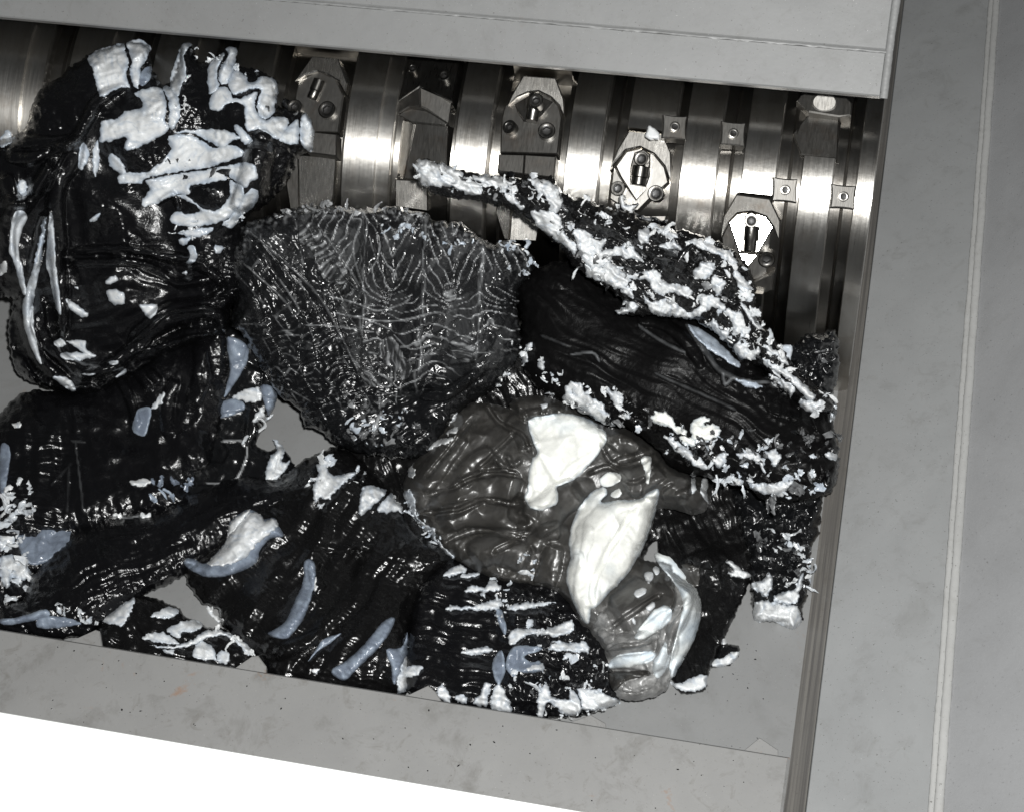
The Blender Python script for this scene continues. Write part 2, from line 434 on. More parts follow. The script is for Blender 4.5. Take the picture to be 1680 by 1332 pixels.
# the pusher beam across the front, with small welded tabs on its edge, and an added white panel standing in for the overexposed outside
ZBM = 0.10
ye, yl = -0.4177, -0.5075
beam = plate('pusher_beam', [(-1.0, ye, ZBM), (XW - 0.001, ye, ZBM), (XW - 0.001, yl - 0.12, ZBM), (-1.0, yl - 0.12, ZBM)], 0.098, (0, 0, 1), M['paint_front'], None, 0.003)
setp(beam, 'scuffed grey steel beam across the front of the hopper', 'beam')
for tab in (T(7, [(330, 785), (470, 755), (490, 762), (525, 826)]), T(7, [(1130, 928), (1240, 885), (1270, 882), (1310, 935), (1322, 965)]),
            T(10, [(20, 566), (150, 535), (180, 560), (240, 605)]), T(10, [(640, 672), (790, 650), (850, 685), (865, 710)]), T(10, [(1365, 780), (1455, 740), (1530, 790), (1535, 806)])):
    pts = [at_z(x, y, ZBM - 0.010) for x, y in tab]
    pts[0] = pts[0] + np.array([0, -0.01, 0]); pts[-1] = pts[-1] + np.array([0, -0.01, 0])
    plate('weld_tab', pts, 0.006, (0, 0, 1), M['paint_front'], beam, 0.001)
wh = plate('blowout_panel', [(-1.3, yl, ZBM + 0.014), (XW - 0.03, yl, ZBM + 0.014), (XW - 0.03, -0.8, ZBM + 0.014), (-1.3, -0.8, ZBM + 0.014)], 0.010, (0, 0, 1), M['sheet'], None)
setp(wh, 'blank white panel standing in for the overexposed outside, in the near left corner in front of the beam', 'panel')

# ------------------------------------------------------------------ the rotor
rotor = empty('rotor', (0.0, RY, RZ))
setp(rotor, 'shiny ridged steel shredder rotor with bolted knives', 'rotor')
def hl_y(px): return 335 + (px - 1420) * 0.1
def cyl_hit(px, py, rad):
    px = np.asarray(px, float); py = np.asarray(py, float)
    P = CAM + ray(px, py) * cyl_t(px, py, rad)[..., None]
    return P, np.arctan2(-(P[..., 1] - RY), P[..., 2] - RZ)
def hx(px): return cyl_hit(px, hl_y(px), RR)[0][0]
LANDS = [(-160, -60, None), (-40, 62, None), (100, 190, None), (235, 330, None), (365, 430, None), (447, 553, 'A'), (562, 640, None), (648, 733, 'B'), (742, 798, None),
         (815, 913, 'C'), (925, 982, None), (1018, 1097, 'D'), (1113, 1173, None), (1213, 1270, 'E'), (1310, 1363, 'F'), (1400, 1431, None)]
def th_at(px, py): return float(cyl_hit(px, py, RR)[1])
POCK = {'A': (th_at(490, 60), 2.2), 'B': (th_at(690, 70), 2.2), 'C': (th_at(870, 110), 2.2), 'D': (th_at(1060, 216), th_at(1070, 420)), 'E': (th_at(1240, 322), th_at(1240, 480)),
        'F': (th_at(1330, 120), th_at(1340, 256))}
st, pk = [], []           # stations: x, radius, pocket
rng = np.random.default_rng(5)
for k, (a, b_, p) in enumerate(LANDS):
    xa, xb = hx(a), hx(b_)
    ch = 0.0012
    rl = RR + rng.uniform(-0.0012, 0.0008)
    rg = RG + rng.uniform(-0.002, 0.002)
    if k == 0: st += [(xa, 0.06)]; pk += [None]
    if b_ - a > 70 and p is None:      # wide discs have a machined step
        xm = xa + (xb - xa) * 0.68
        st += [(xa, rg), (xa + 0.0005, rl - ch), (xa + ch, rl), (xm, rl), (xm + 0.0008, rl - 0.003), (xb - ch, rl - 0.003), (xb - 0.0005, rl - 0.003 - ch), (xb, rg)]; pk += [None] * 8
    else:
        st += [(xa, rg), (xa + 0.0005, rl - ch), (xa + ch, rl), (xb - ch, rl), (xb - 0.0005, rl - ch), (xb, rg)]; pk += [None] + [p] * 4 + [None]
    if k + 1 < len(LANDS):
        xn = hx(LANDS[k + 1][0]); w = xn - xb
        if w > 0.012:
            st += [(xb + w * 0.42, rg - 0.001), (xb + w * 0.5, rg - 0.0045), (xb + w * 0.58, rg - 0.001)]; pk += [None] * 3
st += [(st[-1][0] + 0.0003, 0.05)]; pk += [None]
ths = np.radians(np.concatenate([np.arange(-180, -60, 3.0), np.arange(-60, 130, 0.6), np.arange(130, 181, 3.0)]))
SX = np.array([s[0] for s in st]); SR = np.array([s[1] for s in st])
R = np.repeat(SR[None, :], len(ths), 0)
for j, p in enumerate(pk):
    if p:
        a, b_ = POCK[p]
        msk = (ths > a) & (ths < b_)
        R[msk, j] = RG - 0.012
V = np.stack([np.repeat(SX[None, :], len(ths), 0), RY - R * np.sin(ths)[:, None], RZ + R * np.cos(ths)[:, None]], -1)
idx = np.arange(V.shape[0] * V.shape[1]).reshape(V.shape[:2])
F = np.stack([idx[:-1, :-1], idx[:-1, 1:], idx[1:, 1:], idx[1:, :-1]], -1).reshape(-1, 4)
ruv = np.stack([np.repeat(SX[None, :], len(ths), 0) + 0 * R, np.repeat(ths[:, None], len(SX), 1), R], -1).reshape(-1, 3)
mk('rotor_body', V.reshape(-1, 3), F, M['rotor'], rotor, True, 25, {'ruv': ('FLOAT_VECTOR', ruv)})

def frame(px, py, rad, toward=0.0, tilt=0.0):
    """A plane on the rotor under a pixel; toward 1 turns it to the camera, tilt leans it along the axis."""
    P, th = cyl_hit(px, py, rad)
    n = np.array([0, -math.sin(th), math.cos(th)])
    h = (CAM + FLASH) / 2 - P; h /= np.linalg.norm(h)
    n = n * (1 - toward) + h * toward + np.array([tilt, 0, 0]); n /= np.linalg.norm(n)
    return P, n
def onplane(pts, P, n, up=0.0):
    P = P + n * up
    out = []
    for x, y in pts:
        r = ray(x, y); out.append(CAM + r * (((P - CAM) @ n) / (r @ n)))
    return out
def poly(name, c, pts, fr, up, thick, material, parent, bevel=0.0012):
    return plate(name, onplane(T(c, pts), fr[0], fr[1], up), thick, fr[1], material, parent, bevel)
def screw(name, c, xy, rpx, fr, up, hgt, parent, material=None, lean=None, ring=False):
    """Socket head cap screw: rim, chamfer and a hexagonal socket."""
    x, y = T(c, [xy])[0]
    P = np.array(onplane([(x, y)], fr[0], fr[1], up)[0]); n = fr[1]
    if lean is not None: n = n + np.array(lean); n = n / np.linalg.norm(n)
    rad = rpx / CROPS[c][2] * (np.linalg.norm(P - CAM)) / FPX
    a = np.cross(n, (1, 0.3, 0)); a /= np.linalg.norm(a); b2 = np.cross(n, a)
    K = 24; rings = [(1.0, -hgt), (1.0, hgt * 0.86), (0.90, hgt), (0.62, hgt), (0.58, hgt * 0.97)]
    V, F = [], []
    for q, (rr, z) in enumerate(rings):
        for i in range(K):
            t = 2 * math.pi * i / K; V.append(P + (a * math.cos(t) + b2 * math.sin(t)) * rad * rr + n * z)
    def hexr(t): return 0.50 * math.cos(math.pi / 6) / math.cos((t % (math.pi / 3)) - math.pi / 6)
    for z in (hgt * 0.94, hgt * 0.2):
        for i in range(K):
            t = 2 * math.pi * i / K; V.append(P + (a * math.cos(t) + b2 * math.sin(t)) * rad * hexr(t) + n * z)
    V.append(P + n * hgt * 0.1)
    for q in range(6):
        for i in range(K):
            j = (i + 1) % K; F.append([q * K + i, q * K + j, (q + 1) * K + j, (q + 1) * K + i])
    for i in range(K): F.append([6 * K + i, 6 * K + (i + 1) % K, 7 * K])
    o = mk(name, V, F, material or M['screw'], parent, True, 35)
    o.data.materials.append(M['socket'])
    mi = np.zeros(len(F), np.int32); mi[4 * K:] = 1
    o.data.polygons.foreach_set('material_index', mi)
    return o
def pin(name, c, xy0, xy1, rpx, fr, up, parent, material=None):
    """A short round shank lying in the seat."""
    p0, p1 = [np.array(p) for p in onplane(T(c, [xy0, xy1]), fr[0], fr[1], up)]
    d = p1 - p0; L = np.linalg.norm(d); d /= L; a = fr[1]; b2 = np.cross(d, a)
    rad = rpx / CROPS[c][2] * (np.linalg.norm(p0 - CAM)) / FPX
    V, F = [], []; K = 20
    prof = [(0, 0.86), (0.04, 1.0), (0.55, 1.0), (0.60, 0.88), (0.94, 0.88), (1.0, 0.78)]
    for s, rr in prof:
        for i in range(K):
            t = 2 * math.pi * i / K; V.append(p0 + d * L * s + (a * math.cos(t) + b2 * math.sin(t)) * rad * rr)
    for q in range(len(prof) - 1):
        for i in range(K):
            j = (i + 1) % K; F.append([q * K + i, q * K + j, (q + 1) * K + j, (q + 1) * K + i])
    F.append(list(range(K))[::-1]); F.append(list(range((len(prof) - 1) * K, len(prof) * K)))
    return mk(name, V, F, material or M['screw'], parent, True, 35)

# knife holder A (upper left, half hidden by the streaked lump)
fr = frame(525, 170, RG, 0.0)
h = poly('knife_holder', 2, [(150, 215), (245, 172), (330, 205), (372, 290), (345, 475), (120, 470), (130, 300)], fr, 0.004, 0.02, M['seat'], rotor)
poly('knife', 2, [(215, 98), (345, 110), (390, 230), (380, 280), (350, 222), (290, 187), (240, 172), (180, 190), (132, 222)], fr, 0.010, 0.02, M['knife'], h)
pin('clamp_screw', 2, (255, 215), (215, 310), 30, fr, 0.006, h)
screw('screw', 2, (295, 368), 42, fr, 0.005, 0.006, h); screw('screw', 2, (135, 355), 38, fr, 0.005, 0.006, h)
poly('wear_block', 2, [(200, 468), (337, 482), (335, 590), (190, 572)], fr, 0.009, 0.02, M['block'], h)
fr2 = frame(510, 300, RG, 0.15)
poly('ramp', 2, [(85, 725), (145, 585), (152, 860), (110, 865)], fr2, -0.001, 0.02, M['seat'], h)
poly('ramp', 2, [(147, 582), (335, 600), (322, 790), (300, 880), (152, 880)], fr2, 0.001, 0.02, M['knife'], h)
# knife holder B (turned away: its dark back shows)
fr = frame(695, 130, RG, -0.2)
h = poly('knife_holder', 2, [(625, 90), (950, 90), (905, 320), (745, 250), (628, 325)], fr, 0.006, 0.02, M['screw'], rotor)
fr2 = frame(695, 165, RG, -0.1, -0.4)
poly('knife', 2, [(628, 327), (745, 252), (748, 345), (690, 350), (625, 388)], fr2, 0.012, 0.012, M['block'], h)
fr2 = frame(695, 165, RG, -0.1, 0.25)
poly('knife', 2, [(747, 252), (906, 320), (888, 432), (780, 360), (748, 345)], fr2, 0.012, 0.012, M['block'], h)
fr3 = frame(695, 190, RG, -0.2)
poly('scoop', 2, [(640, 388), (690, 352), (780, 364), (884, 430), (870, 441), (700, 424)], fr3, 0.004, 0.01, M['seat'], h)
for xy, r_ in (((715, 168), 24), ((870, 205), 30), ((832, 95), 26)): screw('screw', 2, xy, r_, fr, 0.007, 0.005, h)
fr2 = frame(690, 245, RG, -0.2, -0.12)
poly('ramp', 2, [(612, 398), (722, 426), (665, 705), (608, 640)], frame(690, 245, RG, 0.1, -0.25), 0.0, 0.02, M['seat'], h)
poly('ramp', 2, [(724, 426), (882, 442), (872, 712), (668, 704)], fr2, 0.001, 0.02, M['seat'], h)
poly('wear_block', 2, [(625, 704), (785, 712), (785, 862), (625, 840)], frame(680, 315, RG, 0.3), 0.005, 0.02, M['knife'], h)
# knife holder C
fr = frame(875, 185, RG, 0.0)
h = poly('knife_holder', 2, [(1148, 400), (1165, 340), (1225, 300), (1280, 275), (1330, 270), (1390, 300), (1430, 340), (1446, 400), (1424, 580), (1142, 572)], fr, 0.004, 0.02, M['seat'], rotor)
poly('knife', 2, [(1255, 193), (1415, 205), (1456, 310), (1456, 388), (1430, 340), (1390, 300), (1330, 271), (1280, 276), (1225, 300), (1182, 338), (1200, 285)], frame(875, 150, RG, 0.5), 0.012, 0.02, M['knife'], h)
poly('clamp_seat', 2, [(1212, 335), (1300, 280), (1402, 322), (1368, 362), (1312, 422), (1258, 420), (1226, 372)], fr, 0.006, 0.01, M['screw'], h)
pin('clamp_screw', 2, (1320, 290), (1296, 420), 36, fr, 0.009, h); screw('screw', 2, (1322, 328), 34, fr, 0.016, 0.007, h)
screw('screw', 2, (1196, 455), 34, fr, 0.005, 0.007, h, lean=(-0.2, 0, 0)); screw('screw', 2, (1372, 474), 42, fr, 0.005, 0.007, h, lean=(0.1, 0, 0))
poly('wear_block', 2, [(1136, 580), (1262, 583), (1255, 678), (1130, 664)], fr, 0.010, 0.02, M['block'], h)
poly('wear_block', 2, [(1264, 583), (1417, 592), (1407, 696), (1257, 679)], fr, 0.012, 0.02, M['block'], h)
poly('ramp', 2, [(1140, 668), (1210, 680), (1185, 1005), (1160, 1000), (1118, 870)], frame(870, 320, RG, 0.3, -0.15), 0.003, 0.02, M['knife'], h)
poly('ramp', 2, [(1212, 680), (1405, 700), (1345, 880), (1320, 1010), (1187, 1005)], frame(870, 330, RG, 0.2, 0.25), 0.002, 0.02, M['knife'], h)
# knife holder D
fr = frame(1050, 275, RG, -0.1)
h = poly('knife_holder', 3, [(318, 640), (380, 562), (450, 546), (520, 580), (572, 645), (590, 720), (500, 800), (440, 860), (390, 860), (300, 800)], fr, 0.003, 0.02, M['seat'], rotor)
poly('knife', 3, [(395, 464), (560, 480), (602, 570), (602, 712), (572, 642), (520, 580), (450, 545), (380, 560), (318, 628), (300, 660), (340, 555)], frame(1050, 240, RG, 0.1), 0.013, 0.02, M['knife'], h)
poly('clamp_seat', 3, [(330, 640), (382, 566), (450, 550), (520, 584), (565, 645), (550, 690), (432, 810), (400, 765), (352, 690)], frame(1050, 275, RG, -0.12, 0.32), 0.006, 0.012, M['knife'], h)
poly('slot', 3, [(402, 640), (422, 572), (468, 555), (500, 580), (498, 690), (480, 742), (398, 730)], fr, 0.010, 0.012, M['screw'], h)
pin('clamp_screw', 3, (455, 640), (440, 735), 44, fr, 0.011, h); screw('screw', 3, (459, 606), 34, fr, 0.016, 0.006, h)
screw('screw', 3, (345, 752), 36, fr, 0.004, 0.007, h); screw('screw', 3, (531, 776), 40, fr, 0.004, 0.007, h)
poly('wear_block', 3, [(360, 886), (580, 882), (575, 912), (380, 922)], fr, 0.010, 0.02, M['block'], h)
# knife holder E: its polished face throws the flash straight back
fr = frame(1230, 385, RG, -0.25, 0.15)
h = poly('knife_holder', 3, [(850, 990), (885, 920), (1000, 862), (1108, 940), (1132, 1000), (1122, 1165), (972, 1215), (900, 1180), (860, 1090)], fr, 0.000, 0.02, M['seat'], rotor)
poly('knife', 3, [(925, 778), (1090, 800), (1142, 910), (1133, 1000), (1106, 940), (1070, 888), (1000, 864), (930, 872), (885, 920), (848, 992), (858, 890)], frame(1230, 350, RG, -0.35), 0.011, 0.02, M['seat'], h)
frE = frame(1230, 385, RG, 1.0)
poly('clamp_seat', 3, [(887, 918), (930, 874), (1000, 863), (1070, 886), (1108, 940), (1030, 1072), (936, 1062)], frE, 0.006, 0.012, M['mirror'], h)
poly('clamp_seat', 3, [(936, 1067), (1029, 1077), (972, 1146)], frE, 0.006, 0.012, M['mirror'], h)
poly('slot', 3, [(944, 1058), (950, 920), (968, 876), (1000, 864), (1024, 876), (1041, 920), (1030, 1068)], frE, 0.0075, 0.004, M['screw'], h)
pin('clamp_screw', 3, (1000, 935), (990, 1060), 34, frE, 0.007, h); screw('screw', 3, (998, 910), 32, frE, 0.010, 0.006, h)
screw('screw', 3, (1072, 1090), 40, fr, 0.004, 0.007, h)
poly('wear_block', 3, [(1000, 1222), (1112, 1167), (1105, 1250), (1000, 1290)], frame(1255, 475, RG, 0.1), 0.010, 0.02, M['block'], h)
# knife holder F (coming up under the back plate)
fr = frame(1352, 170, RG, 0.1)
h = poly('knife_holder', 3, [(1200, 480), (1282, 378), (1430, 396), (1420, 602), (1240, 582)], frame(1340, 215, RG, -0.2, -0.1), 0.002, 0.02, M['seat'], rotor)
poly('knife', 3, [(1240, 290), (1292, 262), (1452, 285), (1497, 330), (1490, 390), (1430, 396), (1280, 372), (1220, 320)], fr, 0.012, 0.02, M['block'], h)
ell = [(1358 + 62 * math.cos(t), 325 + 48 * math.sin(t)) for t in np.linspace(0, 2 * math.pi, 28, endpoint=False)]
poly('bolt_head', 3, ell, frame(1352, 170, RG, 0.5), 0.016, 0.006, M['bronze'], h)
# square cutters in the grooves
for k, (x, y) in enumerate([(620, 447), (908, 480), (1163, 757), (1450, 790)]):
    px, py = T(3, [(x, y)])[0]
    fr = frame(px, py, RR, -0.1, 0.22)
    sq = []
    hs = 60
    for sx, sy, ex, ey in ((-1, -1, 1, 0), (1, -1, 0, 1), (1, 1, -1, 0), (-1, 1, 0, -1)):
        for t in (0, 0.2, 0.5, 0.8):
            bow = 3.5 * math.sin(math.pi * t)
            qx = sx * hs + ex * 2 * hs * t + (-sx * bow if ex == 0 else 0); qy = sy * hs + ey * 2 * hs * t + (-sy * bow if ey == 0 else 0)
            if ex: qy += 0
            sq.append((x + qx + qy * -0.04, y + qy * 0.97 + qx * 0.09))
    s = poly('square_cutter', 3, sq, fr, 0.004, 0.016, M['block'], rotor, 0.001)
    screw('screw', 3, (x + 1, y), 25, fr, 0.0045, 0.0022, s, M['knife'])

# ------------------------------------------------------------------ lumps of plastic
LUMPS = 'chunks of black and white plastic in the hopper'
class Sheet:
    """A body whose top is a relief over an outline; its skirt goes down to what it lies on."""
    def __init__(s, name, outline, material, parent=None, on=None, lift=0.0, dome=40, edge=50, rag=(3, 14), step=2.2, relief=None, lines=(), tone=None, seed=0, drop=None, smooth=True, power=0.5, tlines=True):
        pts = smooth_line(outline, 4, True) if smooth else outline
        P = np.array(pts)
        x0, y0 = P.min(0) - 3 * rag[0] - 2 * step; x1, y1 = P.max(0) + 3 * rag[0] + 2 * step
        gx = np.arange(x0, x1, step); gy = np.arange(y0, y1, step)
        X, Y = np.meshgrid(gx, gy)
        wx = X + rag[0] * fbm(X, Y, rag[1], 3, seed + 1, 0.6); wy = Y + rag[0] * fbm(X, Y, rag[1], 3, seed + 2, 0.6)
        d, _ = seg_dist(wx, wy, pts, True)
        sd = np.where(inside(wx, wy, pts), d, -d)
        q_in = sd > 0
        any_in = np.zeros_like(q_in)
        quad = (q_in[:-1, :-1].astype(int) + q_in[1:, :-1] + q_in[:-1, 1:] + q_in[1:, 1:]) >= 1
        any_in[:-1, :-1] |= quad; any_in[1:, :-1] |= quad; any_in[:-1, 1:] |= quad; any_in[1:, 1:] |= quad
        g0, g1 = np.gradient(sd, step)
        gl = np.maximum(np.hypot(g0, g1), 0.35)
        out = any_in & ~q_in
        mv = np.clip(-sd / gl, 0, 1.2 * step)
        X = np.where(out, X + g1 / gl * mv, X); Y = np.where(out, Y + g0 / gl * mv, Y)
        sd = np.maximum(sd, 0)
        u = np.clip(sd / edge, 0, 1)
        prof = (1 - (1 - u) ** 2) ** power
        hgt = dome * prof
        tn = np.zeros_like(hgt)
        fade = sstep(0, min(edge * 0.35, 12), sd)
        for ln in lines:
            pl, wd, ht = ln[0], ln[1], ln[2]; pale = ln[3] if len(ln) > 3 else 0
            pl = smooth_line(pl, 4)
            A = np.array(pl); b0 = A.min(0) - 3 * wd; b1 = A.max(0) + 3 * wd
            msk = (X > b0[0]) & (X < b1[0]) & (Y > b0[1]) & (Y < b1[1])
            if not msk.any(): continue
            jx = X[msk] + 0.25 * wd * noise(X[msk], Y[msk], wd * 3 + 8, seed + 40); jy = Y[msk] + 0.25 * wd * noise(X[msk], Y[msk], wd * 3 + 8, seed + 41)
            dd, pr = seg_dist(jx, jy, pl)
            taper = np.minimum(1, np.minimum(pr, 1 - pr) * 6 + 0.25)
            wv = wd * (0.5 + 0.5 * taper)
            k = np.clip(1 - (dd / wv) ** 2, 0, 1)
            hgt[msk] += ht * np.sqrt(k) * fade[msk] * taper if ht > 0 else ht * k * fade[msk] * taper
            if pale: tn[msk] = np.maximum(tn[msk], pale * sstep(0.0, 0.7, k) * (0.55 + 0.6 * np.clip(0.5 + noise(X[msk], Y[msk], 14, seed + 50) * 1.5, 0, 1)))
        if relief is not None:
            r = relief(X, Y, sd, u)
            if isinstance(r, tuple): r, t2 = r; tn = np.maximum(tn, t2)
            hgt = hgt + r * fade
        if tone is not None: tn = np.maximum(tn, tone(X, Y, sd, hgt)) if tlines else tone(X, Y, sd, hgt)
        tb0 = base_t(X, Y)
        if on is None: tb = tb0; lf = lift(X, Y) if callable(lift) else lift
        elif isinstance(on, tuple): tb = np.minimum(np.minimum(on[0].t_at(X, Y), on[1].t_at(X, Y)), tb0); lf = lift
        else: tb = np.minimum(on.t_at(X, Y), tb0); lf = lift
        t = tb - lf - hgt * tb / FPX
        s.gx, s.gy, s.t, s.ok, s.step = gx, gy, np.where(any_in, t, np.nan), any_in, step
        V = CAM + ray(X, Y) * t[..., None]
        ids = -np.ones(X.shape, int); n = any_in.sum(); ids[any_in] = np.arange(n)
        jj, ii = np.nonzero(quad)
        F = np.stack([ids[jj, ii], ids[jj + 1, ii], ids[jj + 1, ii + 1], ids[jj, ii + 1]], -1)
        VV = V[any_in]
        E = np.vstack([F[:, [0, 1]], F[:, [1, 2]], F[:, [2, 3]], F[:, [3, 0]]])
        key = E[:, 0] * (n + 1) + E[:, 1]; rev = E[:, 1] * (n + 1) + E[:, 0]
        bnd = E[~np.isin(key, rev)]
        bv = np.unique(bnd)
        low = np.full(n, -1); low[bv] = n + np.arange(len(bv))
        Xb, Yb = X[any_in][bv], Y[any_in][bv]
        dr = (drop if drop is not None else (0.004 if on is not None else 0.0))
        tl = (tb0[any_in][bv] + 0.001) if (on is None and drop is None) else t[any_in][bv] + (dr if drop is not None else 0.004)
        LV = CAM + ray(Xb, Yb) * tl[:, None]
        SF = np.stack([bnd[:, 1], bnd[:, 0], low[bnd[:, 0]], low[bnd[:, 1]]], -1)
        VV = np.vstack([VV, LV]); F = np.vstack([F, SF])
        ta = np.concatenate([tn[any_in], tn[any_in][bv]])
        s.o = mk(name, VV, F, material, parent, True, None, {'tone': ('FLOAT', ta)})
    def t_at(s, X, Y):
        fx = np.clip((X - s.gx[0]) / s.step, 0, len(s.gx) - 1.001); fy = np.clip((Y - s.gy[0]) / s.step, 0, len(s.gy) - 1.001)
        ix = fx.astype(int); iy = fy.astype(int); a = fx - ix; b = fy - iy
        g = np.where(np.isnan(s.t), 9.0, s.t)
        v = g[iy, ix] * (1 - a) * (1 - b) + g[iy, ix + 1] * a * (1 - b) + g[iy + 1, ix] * (1 - a) * b + g[iy + 1, ix + 1] * a * b
        near = g[np.rint(fy).astype(int), np.rint(fx).astype(int)]
        v = np.where(v > 4, near, v)
        ok = s.ok[iy, ix] & (X >= s.gx[0]) & (X <= s.gx[-1]) & (Y >= s.gy[0]) & (Y <= s.gy[-1])
        return np.where(ok, v, 9.0)

def curls(name, parent, spots, on, material, seed, sz=(6, 14), kind='stuff', up=0.5, tonev=0.0, narrow=0.5, keep=0.42, big=1.6):
    """Torn, twisted shavings and flakes standing on a body, many in one part."""
    r = np.random.default_rng(seed); VV, FF, TT = [], [], []
    for (px, py) in spots:
        if r.random() > keep: continue
        px, py = float(px), float(py)
        t = float(on.t_at(np.array([px]), np.array([py]))[0]) if on is not None else 9.0
        if t > 4: continue
        t -= up * t / FPX
        c = CAM + ray(px, py) * t
        un = t / FPX
        strip = r.random() < 0.5
        L = r.uniform(sz[0], sz[1]) * un * big * (1.25 if strip else 0.8) * (1 if r.random() < .8 else 1.5)
        wd = L * (r.uniform(0.18, 0.36) if strip else r.uniform(0.5, 0.95)) * narrow * 2
        an = r.uniform(0, 6.28)
        dr = RIGHT * math.cos(an) + DOWN * math.sin(an) - FWD * r.uniform(-0.2, 0.7); dr /= np.linalg.norm(dr)
        nn = -FWD + 0.7 * (RIGHT * r.normal() + DOWN * r.normal())
        nn -= dr * (nn @ dr); nn /= np.linalg.norm(nn); sd = np.cross(nn, dr)
        bend = r.uniform(0.5, 3.0) * (1 if r.random() < .7 else -1); tw = r.normal() * 0.8
        nu, nv = (9, 4) if strip else (8, 6)
        g = []
        ws = np.clip(np.sin(np.linspace(0.25, math.pi - 0.15, nu)) * 0.7 + 0.35 + r.normal(0, 0.16, nu), 0.15, 1.3)
        off = np.cumsum(r.normal(0, 0.07, nu)) * wd
        cr = r.normal(0, 0.07, (nu, nv)) * wd; jag = r.normal(0, 0.05, (nu, nv)) * L
        for layer in (0, 1):
            for i in range(nu):
                u = i / (nu - 1); ph = bend * u
                ctr = c + dr * (math.sin(ph) / bend * L) + nn * ((1 - math.cos(ph)) / bend * L) + sd * off[i]
                ln = nn * math.cos(ph) - dr * math.sin(ph); tg = np.cross(sd, ln)
                s2 = sd * math.cos(tw * u) + ln * math.sin(tw * u); l2 = ln * math.cos(tw * u) - sd * math.sin(tw * u)
                for k in range(nv):
                    v = k / (nv - 1) - 0.5
                    g.append(ctr + s2 * (v * wd * ws[i]) + tg * jag[i, k] + l2 * (cr[i, k] + wd * 0.22 * (1 - 4 * v * v) * (1 if layer else 0.25) + (0.07 * wd if layer else 0)))
        b = len(VV)
        VV += g
        id_ = lambda l, i, k: b + l * nu * nv + i * nv + k
        for i in range(nu - 1):
            for k in range(nv - 1):
                FF.append([id_(1, i, k), id_(1, i + 1, k), id_(1, i + 1, k + 1), id_(1, i, k + 1)])
                FF.append([id_(0, i, k), id_(0, i, k + 1), id_(0, i + 1, k + 1), id_(0, i + 1, k)])
            for k in (0, nv - 1):
                q = [id_(0, i, k), id_(0, i + 1, k), id_(1, i + 1, k), id_(1, i, k)]
                FF.append(q if k == 0 else q[::-1])
        for i in (0, nu - 1):
            for k in range(nv - 1):
                q = [id_(0, i, k), id_(0, i, k + 1), id_(1, i, k + 1), id_(1, i, k)]
                FF.append(q[::-1] if i == 0 else q)
        tv = tonev + r.normal() * 0.15
        TT += list(np.clip(tv + r.normal(0, 0.08, len(g)), 0, 1))
    if not VV: return None
    o = mk(name, VV, np.array(FF), material, parent.o, True, 60, {'tone': ('FLOAT', TT)})
    if kind: o['kind'] = kind
    return o
def scatter(pts, n, seed):
    P = np.array(pts, float); r = np.random.default_rng(seed); out = []
    lo, hi = P.min(0), P.max(0)
    while len(out) < n:
        q = r.uniform(lo, hi, (n, 2)); k = inside(q[:, 0], q[:, 1], pts); out += list(q[k])
    return out[:n]
def along(pts, n, spread, seed):
    P = np.array(smooth_line(pts, 5)); r = np.random.default_rng(seed)
    L = np.concatenate([[0], np.cumsum(np.hypot(*np.diff(P, axis=0).T))]); s = r.uniform(0, L[-1], n)
    x = np.interp(s, L, P[:, 0]); y = np.interp(s, L, P[:, 1])
    return list(zip(x + r.normal(0, spread, n), y + r.normal(0, spread, n)))
def lump(label, *a, **k):
    s = Sheet('plastic_lump', *a, **k)
    setp(s.o, label, 'plastic lump', LUMPS); return s
def white(s, c, pts, name='white_patch', m='white', dome=5, edge=9, rag=(2.6, 8), step=1.8, relief=None, tone=None, seed=None, lift=0.0, lines=(), power=0.5, crust=0.35, on=None):
    white.n += 1; n_ = white.n
    if m == 'blue' and tone is None: tone = lambda X, Y, sd, h: .55 * np.clip(.15 + 1.2 * fbm(X, Y, 26, 3, n_), 0, 1)
    if m == 'blue' and rag == (2.6, 8): rag = (1.0, 14)
    if m == 'white':
        r0 = relief; relief = lambda X, Y, sd, u: (r0(X, Y, sd, u) if r0 else 0) + crust * (1.8 * ridged(X, Y, 13, 2, n_) + .8 * fbm(X, Y, 5, 2, n_)) + .8 * fbm(X, Y, 26, 2, n_)
        t0 = tone; tone = lambda X, Y, sd, h: np.maximum(np.maximum(t0(X, Y, sd, h) if t0 else 0, .65 * np.clip(1 - np.abs(((sd + 4 * fbm(X, Y, 22, 2, n_)) / (6.5 + 2 * math.sin(n_))) % 1.0 - .5) / .13, 0, 1) * np.clip(.3 + 1.6 * noise(X, Y, 24, n_ + 3), 0, 1)), .55 * np.clip(streak(X, Y, n_ * 37, 30, 6, n_) * 1.6 - .25, 0, 1))
    return Sheet(name, T(c, pts), M[m], s.o, on or s, lift, dome, edge, rag, step, relief, lines, tone, white.n * 7 if seed is None else seed, power=power)
white.n = 0
def blue_edge(wd, amt=0.8, seed=3):
    return lambda X, Y, sd, h: amt * np.clip(1 - sd / wd + 0.5 * fbm(X, Y, 25, 3, seed), 0, 1)
